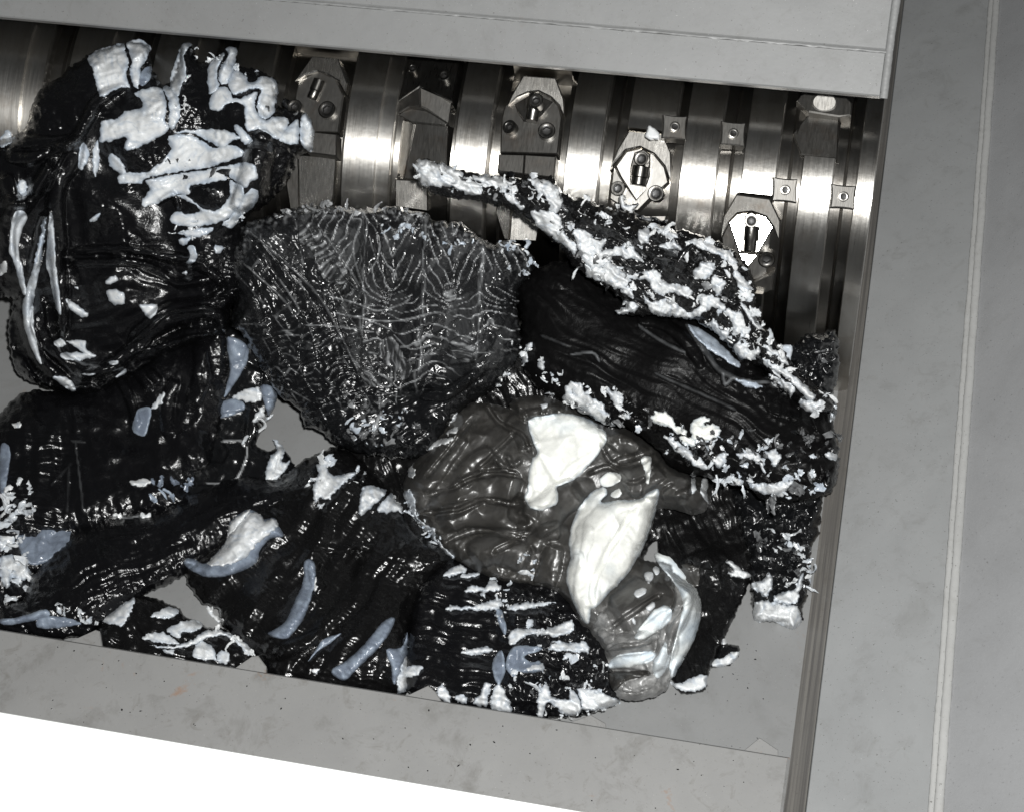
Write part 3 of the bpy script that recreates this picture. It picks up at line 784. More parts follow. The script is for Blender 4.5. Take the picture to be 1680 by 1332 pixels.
# --- slab under the middle, mostly hidden
def r_(X, Y, sd, u): return 6 * fbm(X, Y, 60, 4, 3) + 3 * streak(X, Y, 70, 60, 9, 4)
LU = lump('flat black plastic slab sticking out under the right side of the smoky grey lump', T(0, [(600, 640), (760, 560), (900, 560), (1120, 700), (1180, 770), (1215, 800), (1233, 880), (1232, 945), (1203, 1015), (1163, 1105), (1155, 1132), (1110, 1132), (1098, 1060), (1100, 960), (1080, 905), (1070, 890), (1000, 980), (760, 1000), (600, 900), (540, 790)]),
     M['black_soft'], lift=0.004, dome=14, edge=10, relief=r_, seed=1, rag=(2, 10), lines=[(T(9, [(1290, 560), (1380, 700), (1460, 760), (1500, 720)]), 22, 12), (T(9, [(1330, 800), (1450, 760), (1480, 860)]), 12, 8)])
white(LU, 10, [(1100, 520), (1150, 528), (1190, 500), (1245, 500), (1240, 545), (1190, 562), (1130, 550)], 'white_rim', tone=blue_edge(5, .5))
white(LU, 9, [(1330, 790), (1405, 815), (1400, 890), (1370, 900), (1340, 850)], 'grey_flake', 'grey')

# --- left bottom block
def r_(X, Y, sd, u):
    return 14 * fbm(X, Y, 90, 3, 21) + 3.2 * streak(X, Y, 4, 80, 6, 22, 1) * sstep(0, 60, -X + 150 + 40 * noise(X, Y, 50, 5)) * sstep(680, 720, Y) + 3 * streak(X, Y, 82, 90, 16, 23, 1) + .6 * fbm(X, Y, 12, 2, 24)
LB = lump('black ribbed lump at the left edge, under the big lump with white swirls', T(0, [(-40, 720), (0, 678), (45, 642), (130, 640), (215, 600), (330, 540), (372, 530), (378, 640), (360, 705), (345, 765), (310, 800), (330, 830), (250, 850), (145, 880), (80, 890), (0, 890), (-40, 870)]),
     M['black'], lift=0.01, dome=60, edge=70, relief=r_, lines=[(T(4, [(370, 980), (390, 1130), (410, 1320)]), 2, 4, .1), (T(4, [(350, 970), (420, 975)]), 2, 3, .08), (T(4, [(250, 1190), (350, 1080)]), 2, 3, .05), (T(4, [(340, 1090), (330, 1320)]), 2, 3, .05),
      (T(4, [(560, 610), (640, 760), (670, 900)]), 9, 14), (T(4, [(700, 600), (790, 690)]), 9, 14), (T(4, [(650, 600), (740, 720)]), 8, 14), (T(4, [(980, 480), (1000, 640), (940, 800)]), 14, 12), (T(4, [(860, 660), (820, 800), (840, 960)]), 12, 10)], seed=20)
white(LB, 4, [(745, 810), (790, 740), (810, 740), (800, 780), (770, 811)], 'white_streak', tone=blue_edge(4, .4))
white(LB, 4, [(650, 910), (670, 830), (700, 805), (745, 811), (735, 880), (715, 942), (680, 940)], 'blue_streak', 'blue', tone=blue_edge(5, .6))
white(LB, 4, [(640, 1170), (700, 1155), (745, 1165), (720, 1190), (660, 1195)], 'white_streak')
curls('pale_shred', LB, along(T(4, [(720, 1230), (800, 1180), (870, 1130), (930, 1190), (830, 1260), (750, 1310)]), 34, 8, 2), LB, M['blue'], 5, (8, 18), tonev=.3)
curls('pale_shred', LB, along(T(4, [(20, 1230), (60, 1320), (120, 1300), (90, 1200)]), 40, 7, 3), LB, M['white'], 6, (8, 18), tonev=.3)
white(LB, 4, [(0, 1000), (40, 990), (50, 1060), (20, 1230), (0, 1210)], 'blue_patch', 'blue')
white(LB, 4, [(60, 880), (110, 880), (100, 900), (65, 900)], 'white_streak')

# --- dark shards with blue grey faces between the left and the centre
def r_(X, Y, sd, u):
    a, b, c = worley(X, Y, 46, 33)
    return 14 * (c - .5) * sstep(0.02, .12, b - a) + 5 * fbm(X, Y, 40, 3, 34)
LS = lump('thin broken black shards with blue grey faces beside the hole that shows the floor', T(0, [(362, 545), (400, 552), (430, 590), (452, 640), (446, 675), (425, 692), (430, 706), (418, 730), (440, 738), (462, 735), (478, 752), (480, 775), (455, 800), (400, 830), (330, 830), (300, 790), (330, 740), (355, 690)]),
     M['black_glass'], lift=0.012, dome=22, edge=12, relief=r_, seed=35, rag=(3, 16), lines=[(T(4, [(1020, 1180), (1150, 1165), (1210, 1060), (1215, 1000)]), 1.8, 4, .75), (T(4, [(1090, 970), (1190, 970), (1200, 1000)]), 1.8, 4, .6), (T(4, [(970, 935), (1040, 870), (1190, 830)]), 1.8, 4, .7)])
def facet(X, Y, sd, h): return 0.35 * np.clip(.4 + fbm(X, Y, 22, 3, 8), 0, 1)
white(LS, 4, [(1115, 465), (1180, 475), (1225, 520), (1210, 600), (1150, 700), (1100, 770), (1140, 760), (1200, 780), (1190, 825), (1060, 855), (1100, 740), (1130, 620)], 'blue_shard', 'blue', 7, 5, tone=facet)
white(LS, 4, [(1280, 700), (1355, 715), (1360, 780), (1335, 835), (1320, 840)], 'blue_shard', 'blue', 6, 5, tone=facet)
white(LS, 4, [(1140, 755), (1210, 715), (1275, 705), (1285, 770), (1225, 780)], 'white_shard', 'white', 6, 5, tone=facet)
white(LS, 4, [(1240, 870), (1290, 800), (1310, 850), (1350, 830), (1330, 865), (1280, 878)], 'white_shard', 'white', 6, 5, tone=facet)
white(LS, 4, [(1300, 1195), (1320, 1070), (1360, 1010), (1340, 960), (1380, 985), (1400, 1020), (1390, 1070), (1430, 1070), (1400, 1120), (1340, 1180), (1315, 1200)], 'white_shard', 'white', 7, 6, tone=blue_edge(7, .6),
      lines=[(T(4, [(1370, 1040), (1345, 1110), (1390, 1130)]), 3, -6)])
curls('pale_shred', LS, along(T(4, [(1230, 990), (1250, 900), (1300, 930), (1380, 950), (1420, 960)]), 26, 6, 4), LS, M['white'], 7, (6, 13), tonev=.4)

# --- left fringe
def r_(X, Y, sd, u): return 9 * fbm(X, Y, 30, 4, 41)
LF = lump('pale shredded chunk with a blue grey face at the left edge, above the front beam', T(7, [(-90, -60), (40, -60), (150, 120), (160, 230), (340, 240), (380, 340), (230, 470), (150, 480), (160, 560), (70, 640), (-60, 640)]), M['black'], lift=0.012, dome=26, edge=16, relief=r_, seed=42)
white(LF, 7, [(80, 275), (160, 255), (330, 255), (372, 330), (300, 385), (190, 440), (115, 410)], 'blue_face', 'blue', 8, 6, tone=lambda X, Y, sd, h: .12 * np.clip(.5 + fbm(X, Y, 30, 3, 9), 0, 1))
white(LF, 7, [(0, 265), (72, 275), (70, 340), (30, 365), (0, 350)], 'white_patch', 'white', 7, 8, tone=blue_edge(9, .7))
white(LF, 7, [(0, 400), (60, 385), (130, 430), (150, 490), (110, 520), (60, 500), (40, 560), (0, 500)], 'white_patch', 'white', 8, 8, tone=blue_edge(9, .7), relief=lambda X, Y, sd, u: 4 * fbm(X, Y, 14, 3, 6))
white(LF, 7, [(0, 60), (30, 20), (45, 90), (20, 160), (0, 150)], 'blue_patch', 'blue')
curls('pale_shred', LF, along(T(7, [(10, 180), (90, 210), (150, 200), (60, 430), (130, 470), (40, 600)]), 60, 8, 5), LF, M['white'], 8, (8, 18), tonev=.3)

# --- the long log at the lower left
def r_(X, Y, sd, u):
    return 8 * fbm(X, Y, 80, 3, 51) + 4.2 * streak(X, Y, -24, 120, 13, 52) + 1.6 * streak(X, Y, 62, 26, 6, 53, 1) + .6 * fbm(X, Y, 10, 2, 54)
LL = lump('long black ribbed log lying slanted at the lower left, above the front beam', T(7, [(-60, 730), (0, 640), (100, 600), (150, 500), (230, 400), (350, 270), (560, 185), (740, 150), (1000, 60), (1200, 0), (1460, 10), (1560, 70), (1400, 200), (1150, 330), (920, 480), (730, 580), (560, 670), (450, 775), (300, 805), (100, 785), (-60, 770)]),
     M['black'], lift=0.016, dome=62, edge=64, relief=r_, seed=50, lines=[(T(7, [(330, 270), (450, 220), (560, 200), (630, 205), (720, 190)]), 2, 5, .6)])
curls('pale_shred', LL, along(T(7, [(545, 190), (600, 195), (640, 205), (720, 195)]), 14, 3, 12), LL, M['white'], 18, (6, 12))
curls('pale_shred', LL, along(T(7, [(270, 650), (340, 690), (430, 700), (450, 720)]), 34, 7, 13), LL, M['white'], 19, (6, 14), tonev=.4)
white(LL, 7, [(0, 705), (90, 695), (220, 655), (240, 690), (130, 720), (20, 735)], 'blue_streak', 'blue')
white(LL, 7, [(190, 700), (290, 690), (400, 725), (320, 745), (190, 748)], 'blue_streak', 'blue', tone=facet)
# --- small marbled chunk at the front left
def r_(X, Y, sd, u): return 7 * fbm(X, Y, 40, 3, 61) + 4 * streak(X, Y, 25, 60, 10, 62)
LM = lump('small black and white marbled chunk against the front beam at the lower left', T(7, [(470, 760), (560, 660), (650, 595), (720, 590), (860, 640), (925, 700), (1000, 735), (1100, 755), (1190, 795), (1240, 860), (1235, 960), (1100, 1000), (850, 950), (640, 900), (500, 860)]), M['black_soft'], lift=0.02, dome=32, edge=22, relief=r_, seed=60)
for k, w in enumerate(([(500, 715), (560, 660), (660, 598), (640, 680), (600, 740), (560, 730)], [(740, 690), (800, 655), (850, 645), (880, 670), (840, 700), (770, 697)], [(820, 760), (890, 720), (960, 708), (1000, 735), (960, 765), (900, 770), (880, 800)],
          [(700, 800), (760, 765), (840, 790), (880, 830), (820, 825)], [(960, 840), (1000, 810), (1060, 860), (1050, 910), (950, 890)], [(1080, 860), (1130, 870), (1120, 925), (1070, 915)], [(800, 860), (860, 855), (850, 885)])):
    white(LM, 7, w, tone=blue_edge(8, .5), relief=lambda X, Y, sd, u: 2 * streak(X, Y, 20, 40, 8, 3))
white(LM, 7, [(720, 835), (860, 835), (950, 800), (1010, 765), (1070, 755), (1130, 775), (1190, 805), (1238, 850), (1225, 885), (1150, 810), (1060, 785), (960, 830), (860, 850)], 'white_rim', 'white', 8, 6, tone=blue_edge(4, .6))
curls('pale_shred', LM, along(T(7, [(1050, 760), (1130, 780), (1230, 860)]), 22, 4, 14), LM, M['white'], 21, (5, 11))

# --- ribbed black lump at the bottom centre
def r_(X, Y, sd, u):
    a = np.degrees(np.arctan2(Y - 700, X - 760))
    q = np.hypot(X - 780, Y - 560) + 6 * fbm(X, Y, 30, 3, 74)
    rib = 1.8 * np.abs(np.sin(q / 2.6)) * (0.4 + 0.8 * np.clip(.5 + fbm(X, Y, 45, 3, 72), 0, 1))
    return 16 * fbm(X, Y, 110, 3, 71) + rib * 1.0 + 9 * streak(X, Y, -55, 140, 38, 73) + 6 * streak(X, Y, -62, 120, 20, 76, 1)
LR = lump('black finely ribbed lump at the bottom centre with narrow bluish strands', T(8, [(0, 700), (60, 660), (200, 520), (330, 380), (470, 250), (640, 140), (760, 100), (900, 180), (1060, 380), (1120, 500), (1240, 570), (1340, 660), (1230, 760), (1150, 860), (1110, 1060), (1110, 1240), (1060, 1330), (700, 1330), (420, 1220), (340, 1110), (200, 980), (170, 900), (90, 860), (40, 790)]),
     M['black_soft'], lift=0.02, dome=66, edge=70, relief=r_, seed=70, lines=[(T(8, [(680, 590), (800, 600), (920, 580)]), 6, 7), (T(8, [(640, 650), (660, 760), (690, 810)]), 10, 8), (T(8, [(450, 1130), (560, 1080), (700, 1010)]), 14, 12)])
white(LR, 8, [(595, 665), (640, 655), (655, 720), (630, 850), (590, 950), (530, 1030), (480, 1043), (420, 1020), (440, 1000), (500, 960), (540, 880), (590, 760)], 'blue_strand', 'blue', 12, 8, tone=lambda X, Y, sd, h: .35 * np.clip(.35 + fbm(X, Y, 14, 3, 9), 0, 1), relief=lambda X, Y, sd, u: 2 * streak(X, Y, 30, 16, 6, 3))
white(LR, 8, [(730, 1195), (800, 1150), (880, 1080), (950, 1000), (1000, 945), (1045, 940), (1020, 1010), (960, 1090), (880, 1170), (800, 1245), (750, 1230)], 'blue_strand', 'blue', 12, 8, tone=lambda X, Y, sd, h: .35 * np.clip(.35 + fbm(X, Y, 14, 3, 19), 0, 1), relief=lambda X, Y, sd, u: 2 * streak(X, Y, 60, 16, 6, 3))
white(LR, 8, [(615, 1155), (650, 1100), (690, 1045), (780, 1015), (730, 1060), (670, 1100)], 'blue_strand', 'blue', 8, 6)
white(LR, 8, [(1000, 1095), (1075, 1085), (1105, 1010), (1108, 1110), (1075, 1180), (1050, 1260), (1030, 1250), (1025, 1180)], 'blue_strand', 'blue', 9, 6)
white(LR, 8, [(1080, 1150), (1110, 1130), (1180, 1180), (1150, 1240), (1080, 1310), (1050, 1290)], 'white_patch', 'white', 8, 8, tone=blue_edge(9, .6))
white(LR, 8, [(645, 745), (655, 740), (660, 790), (645, 805)], 'white_patch')
white(LR, 8, [(630, 1195), (670, 1190), (660, 1215)], 'white_patch')
white(LR, 8, [(120, 890), (150, 885), (150, 920), (200, 945), (190, 965), (140, 935)], 'white_patch')
def whiteW(s, c, pts, **k): return white(s, c, pts, 'white_flake', 'white', 12, 8, tone=blue_edge(8, .6), **k)
whiteW(LR, 8, [(650, 375), (640, 300), (665, 220), (650, 190), (700, 175), (720, 220), (750, 240), (830, 220), (850, 235), (780, 290), (720, 355), (690, 360), (680, 340)], relief=lambda X, Y, sd, u: 5 * fbm(X, Y, 16, 3, 61))
whiteW(LR, 8, [(865, 430), (880, 310), (930, 290), (960, 300), (1010, 310), (960, 370), (900, 425)], relief=lambda X, Y, sd, u: 5 * fbm(X, Y, 14, 3, 62))
whiteW(LR, 8, [(955, 400), (1000, 350), (1040, 310), (1075, 330), (1095, 415), (1030, 418), (975, 425)])
curls('pale_shred', LR, along(T(8, [(650, 360), (700, 180), (840, 200), (870, 300), (960, 320)]), 40, 8, 15), LR, M['white'], 22, (6, 14), tonev=.35)

# the white cap with a blue lip on its end
W = white(LR, 7, [(915, 405), (960, 410), (1010, 430), (1090, 350), (1115, 300), (1130, 230), (1190, 180), (1240, 168), (1290, 200), (1300, 215), (1350, 208), (1375, 250), (1395, 300), (1330, 310), (1280, 370), (1260, 430), (1190, 470), (1080, 500), (990, 490), (910, 440)], 'white_cap', 'blue', 20, 14, power=.7, on=(LL, LR),
          tone=lambda X, Y, sd, h: .25 * np.clip(.5 + fbm(X, Y, 20, 3, 9), 0, 1))
white(W, 7, [(1010, 432), (1090, 350), (1100, 320), (1180, 230), (1240, 175), (1290, 205), (1300, 220), (1350, 212), (1370, 245), (1340, 275), (1270, 330), (1210, 400), (1110, 440)], 'white_top', 'white', 7, 6, relief=lambda X, Y, sd, u: 2.6 * streak(X, Y, -50, 50, 9, 9) + 1.5 * fbm(X, Y, 12, 3, 4), tone=lambda X, Y, sd, h: .35 * np.clip(fbm(X, Y, 20, 4, 9), 0, 1))
white(W, 7, [(1118, 300), (1130, 235), (1195, 180), (1232, 170), (1190, 230), (1130, 290)], 'white_flap', 'white', 9, 5)

# --- striated lump with white frills, bottom centre right
def r_(X, Y, sd, u):
    w = sstep(835, 800, X)
    return 8 * fbm(X, Y, 60, 3, 81) + 6 * streak(X, Y, 12, 120, 10, 82, 1) + 4 * streak(X, Y, 100, 90, 24, 83, 1) + (1 - w) * 9 * fbm(X, Y, 24, 3, 84)
LT = lump('black striated chunk with white frilled front edge, below the smoky grey lump', T(10, [(70, 320), (100, 160), (180, 60), (260, 40), (400, 90), (560, 80), (700, 160), (800, 260), (880, 360), (880, 480), (920, 560), (900, 600), (850, 632), (760, 655), (640, 665), (560, 662), (440, 650), (330, 640), (150, 600), (70, 560), (50, 480), (70, 400)]),
     M['black'], lift=0.022, dome=48, edge=34, relief=r_, seed=80)
for k, (w, nm, mm) in enumerate((
    ([(205, 110), (240, 75), (275, 62), (305, 78), (270, 100)], 'white_flake', 'white'), ([(270, 105), (340, 92), (350, 104), (290, 112)], 'white_flake', 'white'), ([(318, 55), (350, 62), (390, 95), (350, 90)], 'white_flake', 'white'),
    ([(290, 165), (320, 143), (370, 150), (400, 120), (440, 150), (420, 165), (330, 173)], 'white_streak', 'white'), ([(220, 240), (240, 222), (320, 225), (420, 195), (440, 215), (420, 240), (330, 240)], 'white_streak', 'white'),
    ([(455, 235), (520, 210), (650, 210), (600, 225), (500, 242)], 'white_streak', 'white'), ([(415, 240), (440, 245), (460, 310), (450, 340), (430, 300)], 'blue_streak', 'blue'),
    ([(465, 360), (480, 320), (560, 310), (600, 320), (680, 290), (715, 280), (720, 325), (650, 345), (560, 335), (510, 360), (480, 380)], 'white_frill', 'white'),
    ([(630, 400), (640, 360), (700, 370), (770, 365), (780, 410), (720, 405), (680, 400)], 'white_frill', 'white'),
    ([(455, 470), (470, 400), (510, 380), (580, 385), (600, 395), (530, 425), (560, 445), (590, 440), (600, 480), (530, 490), (500, 480), (495, 510)], 'pale_patch', 'blue'),
    ([(500, 475), (590, 445), (600, 485)], 'white_patch', 'white'),
    ([(400, 450), (440, 400), (455, 470), (440, 520), (420, 530)], 'blue_streak', 'blue'),
    ([(280, 405), (330, 390), (400, 385), (390, 410), (320, 418)], 'white_streak', 'white'),
    ([(580, 660), (585, 560), (620, 530), (640, 580), (700, 590), (705, 545), (740, 580), (755, 640), (690, 655), (660, 630), (630, 605), (605, 630), (600, 665)], 'white_frill', 'white'),
    ([(735, 545), (790, 550), (850, 570), (905, 600), (860, 625), (770, 640), (750, 600)], 'white_frill', 'white'),
    ([(325, 610), (350, 570), (370, 530), (400, 530), (385, 580), (385, 620)], 'white_frill', 'white'), ([(400, 630), (405, 560), (430, 530), (455, 570), (480, 640)], 'white_frill', 'white'),
    ([(180, 570), (200, 530), (230, 560), (240, 605), (210, 600)], 'white_frill', 'white'), ([(255, 590), (280, 575), (305, 585), (290, 612)], 'white_frill', 'white'),
    ([(75, 460), (130, 465), (100, 500), (40, 500)], 'white_patch', 'white'))):
    white(LT, 10, w, nm, mm, 9, 7, tone=blue_edge(6, .55, k), relief=lambda X, Y, sd, u: 2.5 * fbm(X, Y, 26, 2, 60) + 2 * streak(X, Y, 80, 40, 11, 4, 1))
curls('pale_shred', LT, along(T(10, [(380, 150), (430, 170), (420, 220), (520, 300), (600, 340), (660, 360), (760, 430), (820, 470), (780, 520), (600, 540), (470, 520)]), 120, 12, 16), LT, M['white'], 23, (5, 13), tonev=.4)
curls('black_shred', LT, along(T(10, [(480, 500), (600, 520), (700, 480), (800, 500), (560, 420), (650, 400)]), 70, 12, 17), LT, M['black_glass'], 24, (6, 14))
curls('pale_shred', LT, along(T(10, [(580, 660), (690, 655), (770, 645), (890, 615)]), 30, 3, 18), LT, M['white'], 25, (4, 9), tonev=.2)

# --- chunk at the wall, bottom right, and scraps
def r_(X, Y, sd, u):
    return facets(X, Y, 17, .7, 8, 93)[0] + 8 * fbm(X, Y, 30, 3, 91)
LW = lump('black chunk with white torn lower end, standing near the side wall', T(0, [(1205, 800), (1290, 790), (1345, 795), (1345, 860), (1332, 900), (1327, 960), (1316, 1010), (1306, 1030), (1280, 1018), (1240, 1015), (1232, 970), (1228, 920), (1215, 870)]), M['black_glass'], lift=0.006, dome=34, edge=18, relief=r_, seed=90, rag=(4, 14))
for w, nm in (([(400, 400), (395, 330), (430, 300), (480, 310), (540, 320), (600, 330), (620, 380), (615, 420), (580, 440), (530, 420), (470, 400)], 'white_end'), ([(380, 225), (440, 205), (470, 165), (485, 230), (455, 285), (400, 250)], 'white_patch'), ([(485, 300), (520, 265), (600, 255), (610, 300), (560, 325)], 'white_patch'),
              ([(580, 280), (600, 220), (630, 170), (625, 240), (605, 270)], 'white_streak')):
    white(LW, 11, w, nm, 'white', 9, 9, tone=blue_edge(5, .5), relief=lambda X, Y, sd, u: 4 * ridged(X, Y, 26, 2, 66) + 2 * fbm(X, Y, 9, 2, 3))
curls('pale_shred', LW, along(T(11, [(480, 10), (560, 20), (620, 60), (640, 120), (620, 240)]), 60, 8, 26), LW, M['white'], 27, (6, 15), tonev=.3)
curls('black_shred', LW, along(T(11, [(420, 60), (520, 180), (600, 150), (560, 80)]), 60, 14, 28), LW, M['black_glass'], 29, (6, 14))
LSs = lump('small black and white scrap alone on the bare floor at the lower right', T(11, [(190, 600), (215, 555), (240, 480), (265, 478), (272, 510), (322, 515), (326, 560), (290, 605), (210, 622)]), M['black_glass'], lift=0.0, dome=16, edge=7, relief=lambda X, Y, sd, u: 5 * fbm(X, Y, 14, 3, 95), seed=95)
white(LSs, 11, [(190, 605), (205, 580), (250, 575), (300, 545), (325, 550), (310, 590), (260, 615), (215, 620)], 'white_rim', 'white', 6, 5, tone=blue_edge(3, .3), relief=lambda X, Y, sd, u: 3 * fbm(X, Y, 9, 2, 3))
white(LSs, 11, [(240, 490), (262, 480), (270, 505), (245, 515)], 'white_patch')
SC = Sheet('plastic_flake', T(11, [(262, 120), (292, 115), (335, 155), (382, 175), (375, 198), (300, 192), (270, 172), (300, 155)]), M['white'], None, LU, 0.004, 10, 6, (2, 9), 1.6, lambda X, Y, sd, u: 4 * ridged(X, Y, 18, 2, 5), (), blue_edge(3, .3), 97)
setp(SC.o, 'small folded white flake on the edge of the flat black slab at the lower right', 'flake')

# --- the smoky grey lump with white petals
GOUT = T(9, [(60, 420), (100, 350), (160, 260), (290, 110), (340, 75), (400, 55), (500, 70), (560, 90), (540, 60), (640, 20), (800, 60), (990, 170), (1060, 170), (1200, 260), (1290, 340), (1390, 390), (1440, 400), (1460, 500), (1400, 568), (1300, 545), (1215, 545), (1190, 640), (1140, 760)]) + T(10, [(1090, 60), (1130, 110), (1200, 160), (1225, 240), (1205, 340), (1150, 440), (1105, 520), (1080, 565), (1000, 592), (930, 598), (880, 575), (855, 540), (850, 470), (835, 400), (790, 340), (740, 300), (700, 220), (640, 170), (560, 150), (470, 140)]) + T(9, [(420, 840), (280, 760), (200, 680), (130, 600), (75, 500)])
GL = [(T(9, [(200, 560), (300, 500), (400, 440), (500, 420), (590, 450)]), 26, 24), (T(9, [(230, 620), (330, 560), (450, 560), (560, 590), (640, 560)]), 24, 20), (T(9, [(130, 440), (220, 330), (330, 180)]), 22, 14), (T(9, [(390, 360), (500, 260), (570, 190)]), 4, -9), (T(9, [(300, 420), (400, 330), (480, 280)]), 20, 12),
      (T(9, [(480, 300), (520, 350), (560, 330)]), 6, 8), (T(9, [(530, 290), (560, 340), (600, 310)]), 5, 8), (T(9, [(540, 110), (600, 170), (640, 260)]), 18, 14), (T(9, [(590, 480), (560, 570), (640, 590)]), 10, -10), (T(9, [(380, 770), (460, 720), (560, 740), (640, 780)]), 26, 16), (T(9, [(620, 620), (720, 560), (780, 500), (880, 440)]), 30, 20),
      (T(9, [(640, 720), (700, 650), (780, 640)]), 16, 14), (T(9, [(700, 900), (730, 800), (760, 700)]), 18, 12), (T(9, [(1020, 330), (1130, 300), (1230, 250)]), 8, -10), (T(9, [(990, 250), (1060, 200), (1160, 240)]), 28, 16), (T(9, [(1060, 440), (1150, 390), (1220, 330)]), 24, 16), (T(9, [(1020, 1040), (1100, 980), (1200, 900), (1280, 880), (1220, 820)]), 40, 20),
      (T(9, [(560, 90), (660, 70), (760, 60)]), 20, 12), (T(9, [(600, 120), (700, 110)]), 10, 8), (T(9, [(1240, 490), (1250, 430), (1300, 400), (1370, 400)]), 34, 26), (T(9, [(1320, 540), (1400, 500), (1440, 460)]), 26, 20), (T(9, [(1290, 420), (1240, 460), (1245, 520)]), 3, -6),
      (T(10, [(1110, 130), (1160, 170), (1140, 260), (1100, 330), (1080, 430), (1060, 500)]), 16, 16), (T(10, [(1185, 190), (1150, 260), (1120, 330), (1110, 420)]), 9, 12), (T(10, [(800, 330), (860, 380), (950, 380), (1040, 350)]), 18, 14), (T(10, [(860, 480), (940, 480), (1010, 490)]), 5, -9),
      (T(10, [(880, 500), (900, 560), (960, 585), (1060, 560)]), 16, 12), (T(10, [(1000, 470), (1060, 440), (1090, 380)]), 14, 14)]
GL += [(T(9, p), w, h) for p, w, h in (([(160, 480), (280, 450), (380, 400), (500, 380), (600, 400)], 5, -12), ([(150, 560), (300, 540), (430, 500), (580, 520)], 5, -12), ([(250, 690), (380, 640), (500, 640), (640, 650)], 5, -11), ([(160, 400), (260, 280), (380, 120)], 4, -9), ([(430, 60), (500, 150), (600, 200), (640, 290)], 5, -10), ([(470, 740), (560, 690), (620, 680)], 5, -9), ([(960, 240), (1000, 320), (1080, 350), (1200, 300)], 5, -10), ([(900, 380), (1000, 350), (1090, 420), (1200, 380)], 5, -9), ([(990, 1090), (1090, 1020), (1180, 960), (1240, 930)], 5, -10))]
def r_(X, Y, sd, u):
    return 34 * fbm(X, Y, 130, 2, 101) + 13 * ridged(X + 14 * noise(X, Y, 60, 108), Y, 75, 2, 102, .35) * (.4 + .6 * sstep(-.2, .5, noise(X, Y, 90, 104))) + 1.0 * streak(X, Y, -48, 40, 9, 103)
def gt(X, Y, sd, h): return 0.10 * np.clip(streak(X + 20 * noise(X, Y, 70, 6), Y, -35, 110, 22, 105) * 1.5, 0, 1) + (.6 + .5 * np.clip(fbm(X, Y, 30, 3, 107) + .2, 0, 1)) * sstep(980, 1080, Y) * sstep(930, 1000, X)
LG = lump('smoky grey translucent lump with folds and two large white petals', GOUT, M['grey'], lift=0.03, dome=80, edge=80, rag=(1.6, 10), step=2.0, relief=r_, lines=[(a_, b_, h_ * 1.7) for a_, b_, h_ in GL], seed=100, tone=gt)
petal = lambda X, Y, sd, u: 2.0 * fbm(X, Y, 60, 3, 111) + .6 * fbm(X, Y, 12, 2, 4)
ptone = lambda X, Y, sd, h: .5 * np.clip(fbm(X, Y, 60, 3, 7) - .15, 0, 1) + .6 * np.clip(1 - sd / 5 + .3 * noise(X, Y, 20, 4), 0, 1)
white(LG, 9, [(630, 140), (700, 115), (800, 105), (900, 130), (960, 165), (988, 220), (950, 290), (900, 345), (860, 390), (790, 430), (760, 440), (765, 500), (740, 530), (690, 545), (640, 535), (610, 490), (625, 450), (630, 370), (650, 310), (670, 280), (650, 230)], 'white_petal', 'cream', 16, 16, (1.2, 14), relief=petal, tone=ptone,
      lines=[(T(9, [(690, 300), (740, 370), (770, 405), (830, 350), (930, 280)]), 8, -9), (T(9, [(640, 470), (690, 500), (730, 460), (770, 420)]), 12, 8), (T(9, [(770, 400), (760, 300), (740, 200)]), 40, 5), (T(9, [(680, 480), (740, 440), (770, 420)]), 5, -7)])
white(LG, 9, [(870, 520), (920, 460), (970, 440), (990, 470), (960, 510), (1040, 500), (1130, 495), (1180, 460), (1225, 450), (1215, 520), (1190, 610), (1160, 700), (1110, 790), (1060, 860), (1000, 920), (940, 985), (915, 1000), (905, 1060), (880, 1050), (850, 1000), (820, 930), (800, 850), (820, 760), (815, 680), (830, 600)], 'white_petal', 'cream', 24, 20, (1.2, 14), relief=petal, tone=ptone,
      lines=[(T(9, [(1120, 540), (1050, 640), (980, 760), (920, 900), (925, 980)]), 7, -13), (T(9, [(880, 600), (890, 680), (860, 740), (850, 820)]), 16, 10), (T(9, [(880, 640), (960, 560), (1100, 510)]), 14, 6), (T(9, [(1190, 480), (1150, 620), (1050, 780), (960, 920)]), 26, 12), (T(9, [(960, 560), (930, 700), (900, 850), (890, 1000)]), 22, 8), (T(9, [(815, 740), (870, 740), (880, 800)]), 4, -6)])
for w, m_ in (([(955, 400), (1000, 370), (1050, 385), (1045, 415), (1000, 438), (960, 432)], 'cream'), ([(1005, 470), (1040, 445), (1055, 465), (1040, 488), (1015, 488)], 'cream'), ([(1140, 310), (1180, 297), (1190, 320), (1180, 420), (1165, 420), (1160, 370)], 'cream'),
          ([(1155, 835), (1190, 825), (1200, 850), (1175, 880)], 'white'), ([(1110, 920), (1150, 895), (1168, 915), (1130, 945)], 'white'), ([(1165, 985), (1200, 960), (1205, 985), (1180, 1005)], 'white'), ([(1100, 1040), (1110, 1035), (1120, 1065), (1105, 1060)], 'white'),
          ([(1195, 810), (1215, 800), (1230, 825), (1210, 840)], 'white'), ([(685, 65), (715, 60), (715, 78), (695, 85)], 'white'), ([(1370, 400), (1385, 395), (1395, 450), (1375, 470)], 'white'), ([(1425, 395), (1450, 400), (1445, 480), (1455, 520), (1415, 470)], 'white'), ([(580, 825), (620, 815), (640, 835), (600, 838)], 'white')):
    white(LG, 9, w, 'white_spot', m_, 5, 7, (1, 8), tone=blue_edge(4, .3))
lip = lambda X, Y, sd, h: .25 + .5 * np.clip(.4 + fbm(X, Y, 40, 3, 8), 0, 1)
white(LG, 10, [(1040, 25), (1080, 8), (1130, 35), (1170, 90), (1200, 140), (1224, 200), (1222, 270), (1200, 350), (1160, 430), (1112, 510), (1100, 470), (1112, 400), (1130, 330), (1140, 270), (1152, 215), (1120, 140), (1070, 75)], 'pale_fold', 'cream', 24, 16, (1, 14), tone=lip)
